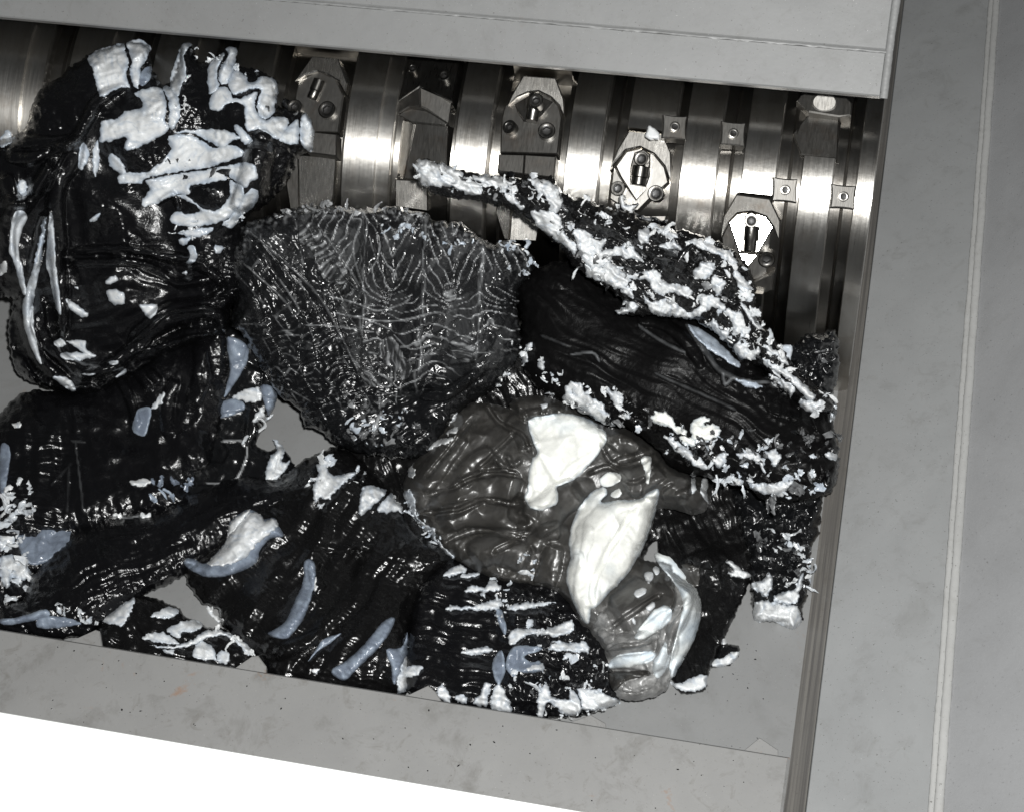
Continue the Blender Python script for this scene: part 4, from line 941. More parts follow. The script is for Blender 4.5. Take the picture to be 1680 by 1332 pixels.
white(LG, 10, [(960, 350), (990, 300), (1040, 240), (1085, 222), (1110, 245), (1105, 285), (1060, 320), (1000, 355)], 'pale_fold', 'cream', 20, 14, (1, 14), tone=lip)
white(LG, 10, [(855, 465), (890, 420), (960, 408), (1040, 405), (1030, 440), (970, 460), (900, 470)], 'pale_fold', 'cream', 12, 12, (1, 14), tone=lip)
white(LG, 10, [(915, 560), (930, 530), (1000, 500), (1050, 500), (1040, 540), (980, 565)], 'pale_fold', 'grey', 8, 14, (1, 14), tone=lambda X, Y, sd, h: .9 + 0 * X)
white(LG, 10, [(1030, 460), (1060, 410), (1090, 350), (1110, 380), (1090, 470), (1050, 510)], 'pale_fold', 'cream', 9, 9, (1, 14), tone=lambda X, Y, sd, h: .5 + 0 * X)
white(LG, 10, [(765, 345), (800, 310), (830, 245), (880, 300), (885, 350), (830, 400), (790, 370)], 'grey_flap', 'grey', 9, 8, (2, 8), tone=lambda X, Y, sd, h: .7 + 0 * X)
for k, w in enumerate(([(1120, 140), (1150, 150), (1165, 190), (1140, 250), (1105, 300), (1085, 290), (1120, 230)], [(1090, 300), (1130, 260), (1160, 220), (1180, 200), (1160, 270), (1125, 340), (1105, 420), (1080, 400)], [(850, 400), (900, 370), (980, 365), (1050, 330), (1060, 350), (1000, 385), (900, 400)], [(860, 490), (930, 480), (1010, 478), (1020, 500), (930, 520), (880, 560)])):
    white(LG, 10, w, 'grey_fold', 'grey', 10, 8, (1, 14), tone=(lambda X, Y, sd, h: .55 + .4 * noise(X, Y, 25, 5)) if k != 3 else None)
rim = white(LG, 9, [(60, 470), (90, 455), (115, 500), (120, 570), (160, 610), (205, 630), (205, 665), (250, 720), (290, 750), (285, 775), (230, 745), (190, 690), (130, 650), (85, 600), (75, 530)], 'pale_rim', 'white', 9, 7, (2, 8), tone=lambda X, Y, sd, h: .45 + .4 * fbm(X, Y, 18, 3, 3), relief=lambda X, Y, sd, u: 3 * fbm(X, Y, 12, 2, 3))
for w in ([(105, 290), (150, 250), (200, 230), (280, 212), (280, 235), (200, 260), (140, 295)], [(20, 285), (50, 290), (100, 340), (115, 380), (90, 400), (70, 350)], [(255, 200), (275, 175), (305, 170), (300, 190)]):
    white(LG, 9, w, 'white_rim', 'white', 8, 5)
curls('pale_shred', LG, along(T(9, [(600, 740), (640, 800), (650, 860)]), 24, 4, 31), LG, M['white'], 32, (5, 10), tonev=.5)
curls('pale_shred', LG, along(T(9, [(70, 470), (110, 560), (200, 660), (280, 760)]), 50, 4, 33), LG, M['white'], 34, (4, 9), tonev=.5)

# --- centre: the fractured black lump
FAN = [[(372, 300), (400, 372), (470, 430), (545, 500), (575, 590), (605, 660)], [(440, 300), (500, 370), (560, 450), (598, 490), (602, 620)], [(610, 300), (604, 360), (597, 430), (592, 590)], [(735, 320), (722, 370), (690, 490), (672, 590)], [(815, 330), (800, 400), (787, 480), (772, 560)]]
PAN_SHEEN = [.006, .04, .07, .03, .06, .03]  # silver sheen of each fan panel, put into its colour as pale tone
COLS = [(595, -0.02), (692, -0.06), (787, -0.07)]
def r_(X, Y, sd, u):
    xw = X + 5 * fbm(X, Y, 40, 3, 121); yw = Y + 6 * fbm(X, Y, 34, 3, 122)
    left = sstep(0, 10, (568 + (yw - 480) * 0.42) - xw)     # the slanted facets on the left
    dxm = np.full(X.shape, 1e9); colb = np.zeros(X.shape)
    for k, (c, sl) in enumerate(COLS):
        dx = np.abs(xw - (c + sl * (yw - 500))); colb = np.maximum(colb, np.clip(1 - (dx / 5.0) ** 2, 0, 1)); dxm = np.minimum(dxm, dx)
    up = sstep(520, 470, yw)
    q = yw - .35 * up * (yw - 495) - up * dxm * 1.35 + (1 - up) * (10 * np.sin(xw / 15.5) + .25 * dxm)
    per = 21.0
    ph = q / per + .35 * fbm(X, Y, 50, 2, 124); saw = ph - np.floor(ph)
    line = np.clip(1 - np.minimum(saw, 1 - saw) / .075, 0, 1)
    keep = sstep(-.45, -.1, noise(X, Y, 44, 126))
    pleat = 4 * np.clip(1 - dxm / 46, 0, 1)
    hR = pleat + 8.0 * saw * keep + 4 * np.sqrt(colb) + 3 * line * keep
    tR = line * .8 * keep * (.4 + np.clip(.5 + noise(X, Y, 18, 125), 0, 1)) + .32 * colb * np.clip(.35 + streak(X, Y, 92, 60, 4, 145), 0, 1)  # columns get their sheen as pale colour; the lines are stress whitening
    a, b = rot(X, Y, 57)
    f1, f2, cid = worley(a / 3.2, b, 26, 127)
    hL = 16 * (cid - .5) + 3 * streak(X, Y, 57, 60, 9, 128) + 5 * fbm(X, Y, 30, 3, 129)
    low = sstep(500, 560, yw)
    ph2 = (yw + .25 * xw + 8 * fbm(X, Y, 40, 3, 131)) / 11.0; s2 = ph2 - np.floor(ph2); l2 = np.clip(1 - np.minimum(s2, 1 - s2) / .12, 0, 1)
    hL = hL * (1 - .6 * low) + low * (5 * s2 + 2 * l2)
    tL = low * l2 * .3 * np.clip(.2 + noise(X, Y, 20, 133) * 1.4, 0, 1) + .35 * np.clip(1 - (f2 - f1) / .06, 0, 1) * np.clip(noise(X, Y, 20, 134) * 2, 0, 1)
    bot = sstep(0, 40, (yw - 610) + (xw - 640) * .38 - 20)     # the smooth dark flank below
    h = hR * (1 - left) + hL * left; t = tR * (1 - left) + tL * left
    h = h * (1 - bot) + bot * (7 * fbm(X, Y, 50, 3, 136) + 3 * streak(X, Y, -28, 90, 8, 137)); t = t * (1 - bot)
    top = sstep(26, 6, sd) * sstep(470, 400, Y)
    fh, fe, fc = facets(X + 4 * fbm(X, Y, 25, 2, 146), Y, 27, .55, 7, 147)
    fm = (1 - bot) * np.clip(.45 + .9 * fbm(X, Y, 70, 2, 148), 0, 1)
    h = h + fm * fh * .55; t = np.maximum(t, .12 * fm * np.clip(1 - fe / .05, 0, 1) * np.clip(noise(X, Y, 16, 149) * 2 + .2, 0, 1))
    f3, fe3, fc3 = facets(X + .35 * Y + 5 * fbm(X, Y, 25, 2, 170), Y * .45, 17, .3, 5, 171)
    h = h + fm * f3 * .6
    hard = np.clip((fc3 - .45) * 2.6, 0, 1) * sstep(0, .05, fe3) * (.7 + .5 * streak(X, Y, 75, 40, 5, 172))
    xs_ = [np.full(X.shape, 330.0)] + [np.interp(yw, [p[1] for p in f], [p[0] for p in f]) + 3 * fbm(X, Y, 22, 2, 155 + k) for k, f in enumerate(FAN)] + [np.full(X.shape, 900.0)]
    ph_ = np.zeros(X.shape); pt_ = np.zeros(X.shape)
    for k in range(6):
        inn = (X >= xs_[k]) & (X < xs_[k + 1]); s_ = np.clip((X - xs_[k]) / np.maximum(xs_[k + 1] - xs_[k], 1), 0, 1)
        prof_ = (18 * (1 - s_) ** 1.5 if k < 2 else 16 * np.abs(2 * s_ - 1) ** 1.4)
        ph_ = np.where(inn, prof_, ph_); pt_ = np.where(inn, PAN_SHEEN[k] * (.25 + 1.5 * hard), pt_)  # panel sheen painted as tone, broken up by facet
    w_ = 1 - sstep(560, 640, Y)
    h = h + ph_ * w_; t = np.maximum(t, pt_ * w_)
    return h + top * 6 * fbm(X, Y, 9, 2, 138) + 8 * fbm(X, Y, 120, 2, 139), t + top * .35 * np.clip(noise(X, Y, 8, 140) * 2, 0, 1)
LC = lump('black lump with a shattered fan of sharp ridges in the middle of the heap', T(5, [(60, 210), (180, 165), (380, 110), (480, 115), (600, 125), (760, 120), (860, 130), (960, 155), (1000, 192), (1120, 195), (1180, 240), (1290, 300), (1360, 280), (1460, 340), (1500, 400), (1470, 450), (1420, 520), (1410, 640), (1420, 760), (1400, 880), (1320, 1000), (1200, 1070), (1130, 1130), (1060, 1220), (1000, 1300), (930, 1350), (760, 1350), (640, 1330), (520, 1290), (440, 1225), (350, 1180), (330, 1110), (230, 1040), (140, 900), (60, 760), (0, 700), (10, 600), (-10, 420), (30, 300)]),
     M['black_glass'], lift=0.035, dome=62, edge=46, rag=(3.5, 12), step=1.8, relief=r_, seed=120,
     lines=[(T(5, [(60, 220), (250, 380), (430, 560), (530, 740), (590, 860), (660, 990)]), 2.4, 4.0, 0.15), (T(5, [(230, 470), (330, 620), (300, 660)]), 1.9, 2.2, 0.19), (T(5, [(60, 400), (240, 560), (300, 640)]), 1.9, 2.5, 0.22), (T(5, [(440, 230), (560, 400), (650, 540)]), 1.9, 2.9, 0.19), (T(5, [(600, 180), (640, 190), (600, 300), (610, 400), (660, 540)]), 1.6, 1.8, 0.37), (T(5, [(730, 290), (720, 370), (670, 450)]), 1.4, 1.8, 0.37),
            (T(5, [(370, 700), (480, 705), (600, 720), (700, 735)]), 1.4, 1.4, 0.37), (T(5, [(480, 560), (600, 590), (720, 630), (830, 600), (880, 570)]), 1.6, 1.8, 0.41), (T(5, [(510, 640), (680, 675), (820, 680), (1000, 640), (1050, 650)]), 1.6, 1.8, 0.37), (T(5, [(800, 750), (880, 820), (1000, 790)]), 1.4, 1.4, 0.37), (T(5, [(900, 850), (1000, 840), (1060, 820)]), 1.4, 1.4, 0.29),
            (T(5, [(600, 870), (700, 980), (780, 1000), (790, 920), (880, 870)]), 2.4, 2.9, 0.26), (T(5, [(860, 1010), (960, 990), (1100, 1000), (1180, 940)]), 8, 12), (T(5, [(920, 1050), (1080, 1030), (1250, 900)]), 10, 12), (T(5, [(1010, 860), (1150, 850), (1280, 760)]), 14, 14)])
gm = lambda X, Y, sd, h: .08 + .35 * np.clip(fbm(X, Y, 14, 3, 4), 0, 1)
for w in ([(330, 220), (400, 190), (440, 240), (520, 370), (590, 480), (480, 500), (420, 420), (390, 330), (340, 300)], [(720, 800), (790, 760), (850, 850), (890, 900), (870, 960), (800, 980), (790, 920), (740, 880)], [(1045, 500), (1100, 500), (1105, 580), (1045, 580)], [(1070, 790), (1130, 750), (1200, 770), (1185, 850), (1145, 900), (1090, 850)], [(620, 940), (660, 900), (720, 960), (700, 1010)], [(975, 830), (1060, 815), (1060, 845), (980, 850)]):
    w_ = T(5, w); cx_ = sum(p[0] for p in w_) / len(w_); sl_ = 0.22 * math.sin(cx_)
    Sheet('sheen_facet', w_, M['black_glass'], LC.o, LC, 0.0, 6, 3, (1.5, 9), 1.6, lambda X, Y, sd, u: sl_ * (X - cx_) + 3.0 * streak(X, Y, -20, 40, 6, 7) + 3 * ridged(X, Y, 22, 2, 5), (),
          lambda X, Y, sd, h: .55 * np.clip(streak(X, Y, -22 + cx_, 34, 5, 8) * 1.3 + .05, 0, 1) + .04, 141)  # pale streaks paint the sheen of the facet into its colour
curls('pale_shred', LC, along(T(5, [(180, 175), (380, 120), (600, 135), (780, 140), (900, 160), (1000, 200)]), 90, 6, 35), LC, M['black_glass'], 36, (5, 13), tonev=.45)
curls('pale_shred', LC, along(T(5, [(1330, 310), (1420, 330), (1480, 400), (1450, 440), (1390, 400)]), 60, 7, 37), LC, M['white'], 38, (5, 12), tonev=.55)
curls('pale_shred', LC, along(T(5, [(700, 190), (760, 220), (820, 230), (1040, 290), (1220, 300)]), 40, 8, 39), LC, M['white'], 40, (5, 11), tonev=.6)
curls('black_shred', LC, scatter(T(5, [(520, 1000), (760, 1060), (900, 1100), (900, 1320), (560, 1300)]), 130, 41), LC, M['black_glass'], 42, (6, 15), tonev=.15)
curls('pale_shred', LC, scatter(T(5, [(560, 1080), (740, 1120), (860, 1120), (760, 1300), (600, 1280)]), 34, 43), LC, M['white'], 44, (5, 12), tonev=.55)
white(LC, 5, [(1060, 1225), (1090, 1150), (1110, 1130), (1110, 1200), (1085, 1235)], 'white_flake')
curls('pale_shred', LC, along(T(5, [(1410, 780), (1430, 860), (1350, 960), (1330, 1080)]), 26, 6, 45), LC, M['white'], 46, (5, 12), tonev=.2)

# --- right: dark end chunk by the wall
def r_(X, Y, sd, u): return 5 * fbm(X, Y, 22, 3, 151) + facets(X, Y, 15, .7, 7, 154)[0]
LE = lump('rough black chunk squeezed between the long slab and the side wall', T(0, [(1295, 585), (1318, 552), (1345, 545), (1372, 546), (1376, 610), (1362, 670), (1376, 740), (1370, 800), (1330, 810), (1290, 740), (1300, 660)]), M['black_glass'], lift=0.012, dome=48, edge=24, relief=r_, seed=150, rag=(4, 12))
curls('black_shred', LE, scatter(T(0, [(1305, 575), (1365, 555), (1368, 680), (1310, 690)]), 70, 152), LE, M['black_glass'], 153, (6, 14), tonev=.12)

# --- right: the long black slab
def r_(X, Y, sd, u):
    a = 4.0 * streak(X, Y, 29, 220, 20, 161, 2) + 7 * fbm(X, Y, 110, 2, 162)
    rough = sstep(0, 40, (X - 880) * .55 - (Y - 620) * -1 - 60) * sstep(60, 15, sd)
    return a + rough * (4 * fbm(X, Y, 22, 3, 163) + facets(X, Y, 18, .6, 6, 164)[0]) + sstep(14, 4, sd) * 3 * fbm(X, Y, 8, 2, 3)
LK = lump('long smooth black slab slanting down to the side wall under the white crusted ridge', T(6, [(80, 150), (170, 60), (330, 30), (520, 150), (640, 230), (900, 280), (1070, 380), (1200, 480), (1300, 610), (1440, 700), (1560, 740), (1600, 900), (1590, 1060), (1540, 1130), (1400, 1165), (1250, 1155), (1180, 1100), (1000, 1055), (820, 1005), (740, 910), (600, 810), (500, 795), (330, 705), (220, 645), (130, 575), (100, 440), (105, 320)]),
     M['black_matt'], lift=lambda X, Y: np.clip(.045 + .00025 * (Y - 640), .004, .075), dome=70, edge=70, rag=(2.5, 12), relief=r_, seed=160,
     lines=[(T(6, [(650, 310), (700, 300), (800, 340), (900, 420), (950, 520)]), 12, 14), (T(6, [(660, 330), (760, 400), (880, 460)]), 3, 6, .2), (T(6, [(890, 330), (960, 430), (1040, 540), (1160, 600)]), 5, 10, .15), (T(6, [(740, 560), (900, 630), (1060, 700), (1120, 730)]), 3, 5, .1), (T(6, [(1060, 560), (1070, 610), (1110, 580), (1200, 600), (1290, 600)]), 3, 7, .4),
            (T(6, [(340, 470), (440, 460), (470, 500)]), 2.5, 4, .3), (T(6, [(200, 380), (330, 430)]), 2.5, 3, .08), (T(6, [(1260, 720), (1330, 750), (1440, 780)]), 3, 5)])
white(LK, 6, [(890, 325), (960, 350), (1040, 410), (1090, 460), (1140, 510), (1130, 535), (1080, 500), (1000, 450), (940, 400)], 'pale_fold', 'white', 9, 8, (1.5, 10), tone=lambda X, Y, sd, h: .75 + 0 * X)
white(LK, 6, [(1120, 585), (1200, 595), (1250, 620), (1200, 630), (1150, 610)], 'pale_fold', 'white', 7, 6, tone=lambda X, Y, sd, h: .7 + 0 * X)
for w, m_ in (([(300, 690), (330, 600), (380, 610), (410, 650), (470, 690), (500, 720), (540, 800), (520, 830), (440, 760), (360, 720)], 'white'), ([(205, 650), (250, 650), (270, 680), (330, 705), (310, 715), (240, 690)], 'white'), ([(500, 630), (560, 650), (590, 680), (580, 710), (620, 760), (590, 765), (540, 700)], 'white'), ([(715, 770), (740, 735), (790, 740), (830, 780), (840, 810), (880, 820), (900, 860), (930, 880), (915, 905), (870, 890), (845, 850), (800, 810), (740, 800)], 'cream'),
          ([(905, 810), (925, 775), (970, 758), (1000, 780), (960, 800), (1030, 800), (1045, 840), (1000, 880), (940, 880), (910, 850)], 'cream'), ([(775, 850), (830, 870), (900, 920), (960, 970), (1000, 1010), (950, 1010), (870, 950), (810, 900)], 'white'), ([(1000, 960), (1040, 940), (1080, 935), (1060, 1000), (1020, 990)], 'white'), ([(1120, 940), (1180, 930), (1240, 950), (1260, 1000), (1250, 1035), (1220, 980), (1160, 960)], 'white'),
          ([(1180, 1070), (1240, 1080), (1300, 1075), (1400, 1065), (1370, 1100), (1340, 1140), (1260, 1130), (1200, 1110)], 'white'), ([(1260, 930), (1310, 920), (1335, 960), (1310, 1000), (1280, 970)], 'white'), ([(1540, 940), (1590, 935), (1605, 970), (1570, 965)], 'white'), ([(180, 500), (210, 498), (212, 550), (185, 540)], 'white'), ([(95, 475), (125, 468), (135, 500), (110, 508)], 'white'), ([(115, 425), (150, 415), (150, 445), (125, 450)], 'white'), ([(1570, 770), (1585, 670), (1598, 700), (1590, 770), (1560, 790)], 'white')):
    white(LK, 6, w, 'white_crust', m_, 10, 9, (3.4, 11), crust=.6, relief=lambda X, Y, sd, u: 5 * fbm(X, Y, 16, 3, 171) + 2 * streak(X, Y, 30, 40, 8, 3), tone=blue_edge(5, .45))
curls('pale_shred', LK, along(T(6, [(290, 690), (400, 650), (470, 600), (560, 680), (620, 760)]), 70, 8, 47), LK, M['white'], 48, (5, 14), tonev=.2)
curls('pale_shred', LK, along(T(6, [(780, 870), (980, 920), (1100, 880), (1300, 940), (1500, 1060), (1450, 1120), (1000, 1030), (1200, 1060)]), 150, 10, 49), LK, M['white'], 50, (5, 13), tonev=.4)
curls('black_shred', LK, along(T(6, [(780, 870), (980, 900), (1200, 900), (1400, 900), (1560, 880), (1580, 1040), (1450, 1120), (1250, 1120), (1000, 1030)]), 220, 14, 51), LK, M['black_glass'], 52, (6, 16), tonev=.1)
curls('pale_shred', LK, along(T(6, [(100, 420), (130, 480), (190, 530), (290, 590)]), 36, 8, 53), LK, M['white'], 54, (5, 12), tonev=.3)
curls('black_shred', LK, along(T(6, [(330, 700), (520, 800), (560, 760), (720, 760)]), 60, 8, 55), LK, M['black_glass'], 56, (6, 14), tonev=.1)

# --- right: the ridge crusted with white
def r_(X, Y, sd, u):
    return 6 * fbm(X, Y, 20, 3, 181) + 6 * streak(X, Y, 30, 60, 9, 182)
def lf(X, Y): return 0.060 + 0.00004 * (1360 - X)
LX = lump('long ridge crusted with white shreds leaning from the rotor across the black slab', T(0, [(680, 270), (700, 262), (722, 272), (790, 287), (830, 292), (878, 290), (906, 292), (925, 320), (962, 326), (1000, 343), (1032, 348), (1062, 366), (1130, 380), (1188, 402), (1230, 440), (1240, 490), (1247, 520), (1282, 570), (1312, 610), (1355, 642), (1366, 672), (1330, 682), (1288, 640), (1250, 604), (1212, 590), (1190, 560), (1145, 528), (1100, 520), (1010, 515), (1030, 500), (985, 468), (945, 440), (915, 402), (880, 372), (840, 347), (780, 330), (712, 320), (690, 300)]),
     M['black_soft'], lift=lf, dome=40, edge=34, rag=(4, 12), relief=r_, seed=180, lines=[(T(3, [(70, 790), (240, 890), (400, 980), (560, 1080), (650, 1150)]), 18, 16), (T(3, [(520, 1060), (600, 1090), (680, 1150)]), 12, 12)])
for w in (T(2, [(725, 620), (760, 605), (830, 620), (900, 640), (980, 690), (1050, 740), (1040, 790), (960, 770), (880, 740), (790, 740), (740, 720)]), T(2, [(1010, 690), (1100, 680), (1180, 710), (1160, 770), (1110, 740), (1040, 720)]), T(2, [(1180, 760), (1230, 810), (1260, 850), (1220, 840), (1170, 800)]),
          T(2, [(1280, 700), (1380, 710), (1440, 770), (1450, 830), (1400, 880), (1370, 800), (1320, 760)]), T(2, [(1300, 860), (1400, 870), (1440, 950), (1480, 1000), (1440, 1020), (1360, 960), (1310, 920)]),
          T(3, [(0, 850), (60, 900), (90, 980), (140, 1040), (120, 1070), (50, 1000), (0, 950)]), T(3, [(130, 950), (250, 990), (290, 1000), (260, 1060), (380, 1020), (450, 1080), (470, 1110), (380, 1090), (330, 1080), (300, 1130), (360, 1170), (400, 1200), (340, 1240), (260, 1180), (190, 1130), (150, 1060)]),
          T(3, [(180, 1120), (260, 1190), (220, 1200), (190, 1170)]), T(3, [(450, 950), (500, 960), (490, 1010), (440, 1020)]), T(3, [(490, 930), (570, 930), (640, 980), (600, 990), (530, 960)]), T(3, [(690, 1010), (760, 1000), (830, 1040), (900, 1060), (930, 1120), (880, 1110), (800, 1060), (730, 1040)]),
          T(3, [(540, 1030), (620, 1010), (650, 1050), (600, 1050)]), T(3, [(720, 1150), (760, 1110), (820, 1120), (800, 1180), (760, 1200), (720, 1190)]), T(3, [(800, 1190), (860, 1190), (860, 1250), (820, 1280)]), T(3, [(900, 1150), (960, 1180), (1005, 1250), (950, 1260), (920, 1200)]),
          T(6, [(600, 90), (700, 70), (760, 80), (790, 130), (860, 140), (920, 170), (890, 200), (820, 180), (770, 190), (720, 160), (700, 120), (640, 110)]), T(6, [(790, 200), (850, 230), (900, 270), (950, 230), (940, 190), (990, 180), (1060, 220), (1075, 260), (1000, 250), (960, 280), (900, 300), (830, 290), (740, 280), (700, 240), (680, 180), (720, 220)]),
          T(6, [(440, 0), (520, 30), (600, 90), (620, 130), (560, 160), (470, 110), (430, 60)]), T(6, [(560, 140), (620, 150), (640, 200), (600, 190)]), T(6, [(535, 250), (560, 225), (610, 215), (660, 245), (620, 275), (560, 280)]), T(6, [(1000, 310), (1030, 310), (1050, 360), (1090, 340), (1080, 390), (1040, 400)]), T(6, [(1060, 260), (1120, 260), (1180, 310), (1190, 370), (1140, 390), (1100, 380), (1110, 330)]),
          T(6, [(1110, 440), (1130, 410), (1180, 420), (1190, 450), (1230, 430), (1235, 470), (1190, 495), (1150, 490)]), T(6, [(1150, 230), (1190, 260), (1220, 310), (1250, 350), (1220, 350), (1180, 290)]), T(6, [(1250, 430), (1300, 440), (1370, 500), (1360, 520), (1300, 470)]), T(6, [(1240, 490), (1320, 520), (1400, 570), (1470, 630), (1500, 670), (1460, 680), (1380, 600), (1300, 550)]),
          T(6, [(1270, 560), (1330, 590), (1400, 620), (1370, 690), (1340, 650), (1310, 660), (1290, 610)]), T(6, [(1420, 690), (1470, 690), (1540, 690), (1520, 740), (1450, 740)])):
    white(LX, 0, w, 'white_crust', 'white', 11, 9, (3.6, 11), crust=.6, relief=lambda X, Y, sd, u: 6 * fbm(X, Y, 15, 3, 191) + 2.5 * streak(X, Y, 60, 30, 8, 3), tone=blue_edge(5, .35))
curls('white_shred', LX, along(T(0, [(690, 275), (760, 290), (850, 310), (900, 320), (940, 380), (1000, 440), (1080, 480), (1180, 530), (1230, 570), (1300, 620), (1350, 665)]), 330, 14, 57), LX, M['white'], 58, (6, 16), tonev=.12, up=1, keep=.3)
curls('white_shred', LX, along(T(0, [(960, 340), (1060, 375), (1150, 400), (1220, 450), (1240, 510), (1290, 590)]), 200, 12, 59), LX, M['white'], 60, (6, 15), tonev=.15, up=1, keep=.3)
curls('white_shred', LX, along(T(0, [(930, 440), (990, 480), (1030, 510)]), 40, 5, 61), LX, M['white'], 62, (4, 10))
curls('black_shred', LX, along(T(0, [(700, 285), (850, 320), (950, 390), (1080, 430), (1180, 480), (1240, 540), (1320, 630)]), 220, 22, 63), LX, M['black_glass'], 64, (6, 14), tonev=.05)
FL = Sheet('plastic_flake', T(6, [(1255, 405), (1290, 375), (1320, 420), (1390, 430), (1370, 515), (1320, 490)]), M['white'], None, None, 0.06, 8, 5, (1.2, 8), 1.6, lambda X, Y, sd, u: 3 * fbm(X, Y, 20, 2, 5), (), lambda X, Y, sd, h: .35 + .3 * noise(X, Y, 20, 3), 198)
setp(FL.o, 'flat pale grey flake wedged beside the lower end of the white crusted ridge', 'flake')
SH = Sheet('plastic_shred', T(3, [(180, 830), (160, 795), (240, 830), (340, 860), (345, 790), (375, 785), (380, 830), (440, 825), (425, 870), (570, 905), (560, 920), (420, 915), (330, 895), (230, 870)]), M['black_glass'], None, None, 0.03, 12, 6, (3, 9), 1.6, lambda X, Y, sd, u: 4 * fbm(X, Y, 12, 2, 5), (), lambda X, Y, sd, h: .6 * np.clip(.2 + 1.5 * noise(X, Y, 12, 3), 0, 1), 199)
setp(SH.o, 'torn black and white shred caught on the bright round knife holder', 'shred')
white(SH, 3, [(345, 795), (375, 785), (380, 830), (430, 830), (420, 860), (385, 870), (360, 840)], 'white_patch'); white(SH, 3, [(270, 850), (310, 845), (315, 890), (280, 890)], 'white_patch')
SH2 = Sheet('plastic_flake', T(3, [(480, 460), (490, 440), (515, 450), (545, 480), (550, 505), (500, 510), (475, 490)]), M['white'], None, None, 0.02, 9, 5, (2, 8), 1.6, None, (), None, 200)
setp(SH2.o, 'tiny white flake stuck on top of the bright round knife holder', 'flake')

# --- upper left: the big lump with white swirls
BO = T(0, [(58, 160), (105, 120), (143, 93), (205, 72), (242, 76), (250, 112), (268, 138), (288, 128), (297, 80), (306, 70), (316, 80), (325, 100), (342, 98), (378, 76), (390, 84), (392, 108), (430, 118), (455, 136), (457, 172), (500, 186), (515, 215), (512, 246), (492, 258), (470, 300), (434, 338), (404, 356), (398, 420), (402, 462), (380, 505), (374, 545), (335, 560), (270, 585), (215, 620), (150, 648), (100, 642), (40, 622), (18, 585), (14, 530), (22, 492), (-20, 487), (-40, 460), (-40, 250), (12, 230), (45, 205)])
def r_(X, Y, sd, u):
    a, b, c = worley(X + 2 * noise(X, Y, 20, 3), Y, 8.5, 201)
    zone = np.maximum(sstep(60, 40, np.hypot(X - 105, Y - 190)), sstep(-.05, .3, fbm(X, Y, 80, 2, 202)) * sstep(130, 170, X) * sstep(520, 480, Y))
    blist = 4.6 * (1 - np.clip(a, 0, 1) ** 2) * zone
    wy = Y + 12 * fbm(X, Y, 90, 2, 207)
    flow = 9 * streak(X, wy, 74, 220, 26, 203, 1) * sstep(180, 120, X) + 8 * streak(X, wy, -16, 200, 22, 204, 1) * sstep(430, 470, Y) + 4 * streak(X, wy, 8, 120, 12, 205, 1) * sstep(370, 400, Y) * sstep(160, 220, X) * sstep(500, 460, Y)
    return 26 * fbm(X, Y, 120, 2, 206) + blist + flow
BLN = [(T(4, [(420, 650), (560, 590), (700, 480), (820, 390), (940, 350), (1040, 345), (1100, 390), (1060, 440), (900, 455), (780, 500)]), 13, 22), (T(4, [(1190, 285), (1000, 300), (840, 315), (720, 400), (640, 480)]), 11, 16), (T(4, [(900, 400), (980, 395), (1050, 395)]), 4, 7), (T(4, [(200, 280), (190, 400), (250, 520), (370, 610), (520, 640), (620, 600)]), 12, 16),
       (T(4, [(130, 230), (110, 360), (150, 480), (210, 600), (330, 680)]), 13, 14), (T(4, [(270, 0), (300, 200), (310, 350), (300, 460)]), 11, 14), (T(1, [(0, 710), (150, 700), (350, 690), (420, 600), (480, 500), (600, 430)]), 11, 16), (T(1, [(380, 690), (330, 820), (290, 900), (270, 1100), (280, 1330)]), 16, 18), (T(1, [(330, 700), (270, 800), (210, 900), (150, 960)]), 12, 14), (T(1, [(20, 760), (130, 780), (260, 740), (400, 690)]), 12, 14), (T(1, [(20, 860), (60, 960), (40, 1100)]), 12, 14), (T(4, [(640, 560), (800, 520), (950, 480), (1080, 470)]), 10, 12), (T(4, [(60, 560), (140, 680), (300, 760), (480, 720)]), 16, 16), (T(4, [(480, 720), (640, 660), (800, 600), (1000, 560)]), 14, 14),
       (T(1, [(250, 800), (190, 900), (140, 990), (0, 1000)]), 11, 14), (T(1, [(40, 1330), (30, 1150), (80, 1040), (150, 1010)]), 14, 14), (T(1, [(160, 1330), (200, 1150), (230, 1050)]), 10, 14), (T(1, [(350, 1240), (600, 1230), (800, 1260), (1000, 1290)]), 8, 9), (T(1, [(330, 1300), (560, 1290), (800, 1310)]), 7, 8), (T(4, [(560, 60), (760, 130), (880, 190), (1040, 180)]), 8, 9), (T(4, [(600, 20), (800, 60), (1000, 120), (1100, 200)]), 8, 9), (T(4, [(1020, 230), (1090, 190), (1100, 230), (1040, 260)]), 5, 8),
       (T(1, [(1290, 700), (1260, 850), (1230, 980), (1200, 1060)]), 24, 26), (T(1, [(780, 1000), (850, 960), (880, 1030)]), 5, 7)]
BL = lump('big black lump with thick white swirls on top, against the upper left rotor', BO, M['black'], lift=0.02, dome=85, edge=80, rag=(3, 12), step=2.0, relief=r_, lines=[(a_, b_ * 1.1, h_ * 2.0) for a_, b_, h_ in BLN], seed=210)
SW = lambda X, Y, sd, u: 3.5 * fbm(X, Y, 30, 3, 221) + 1.6 * streak(X, Y, -20, 40, 8, 222)
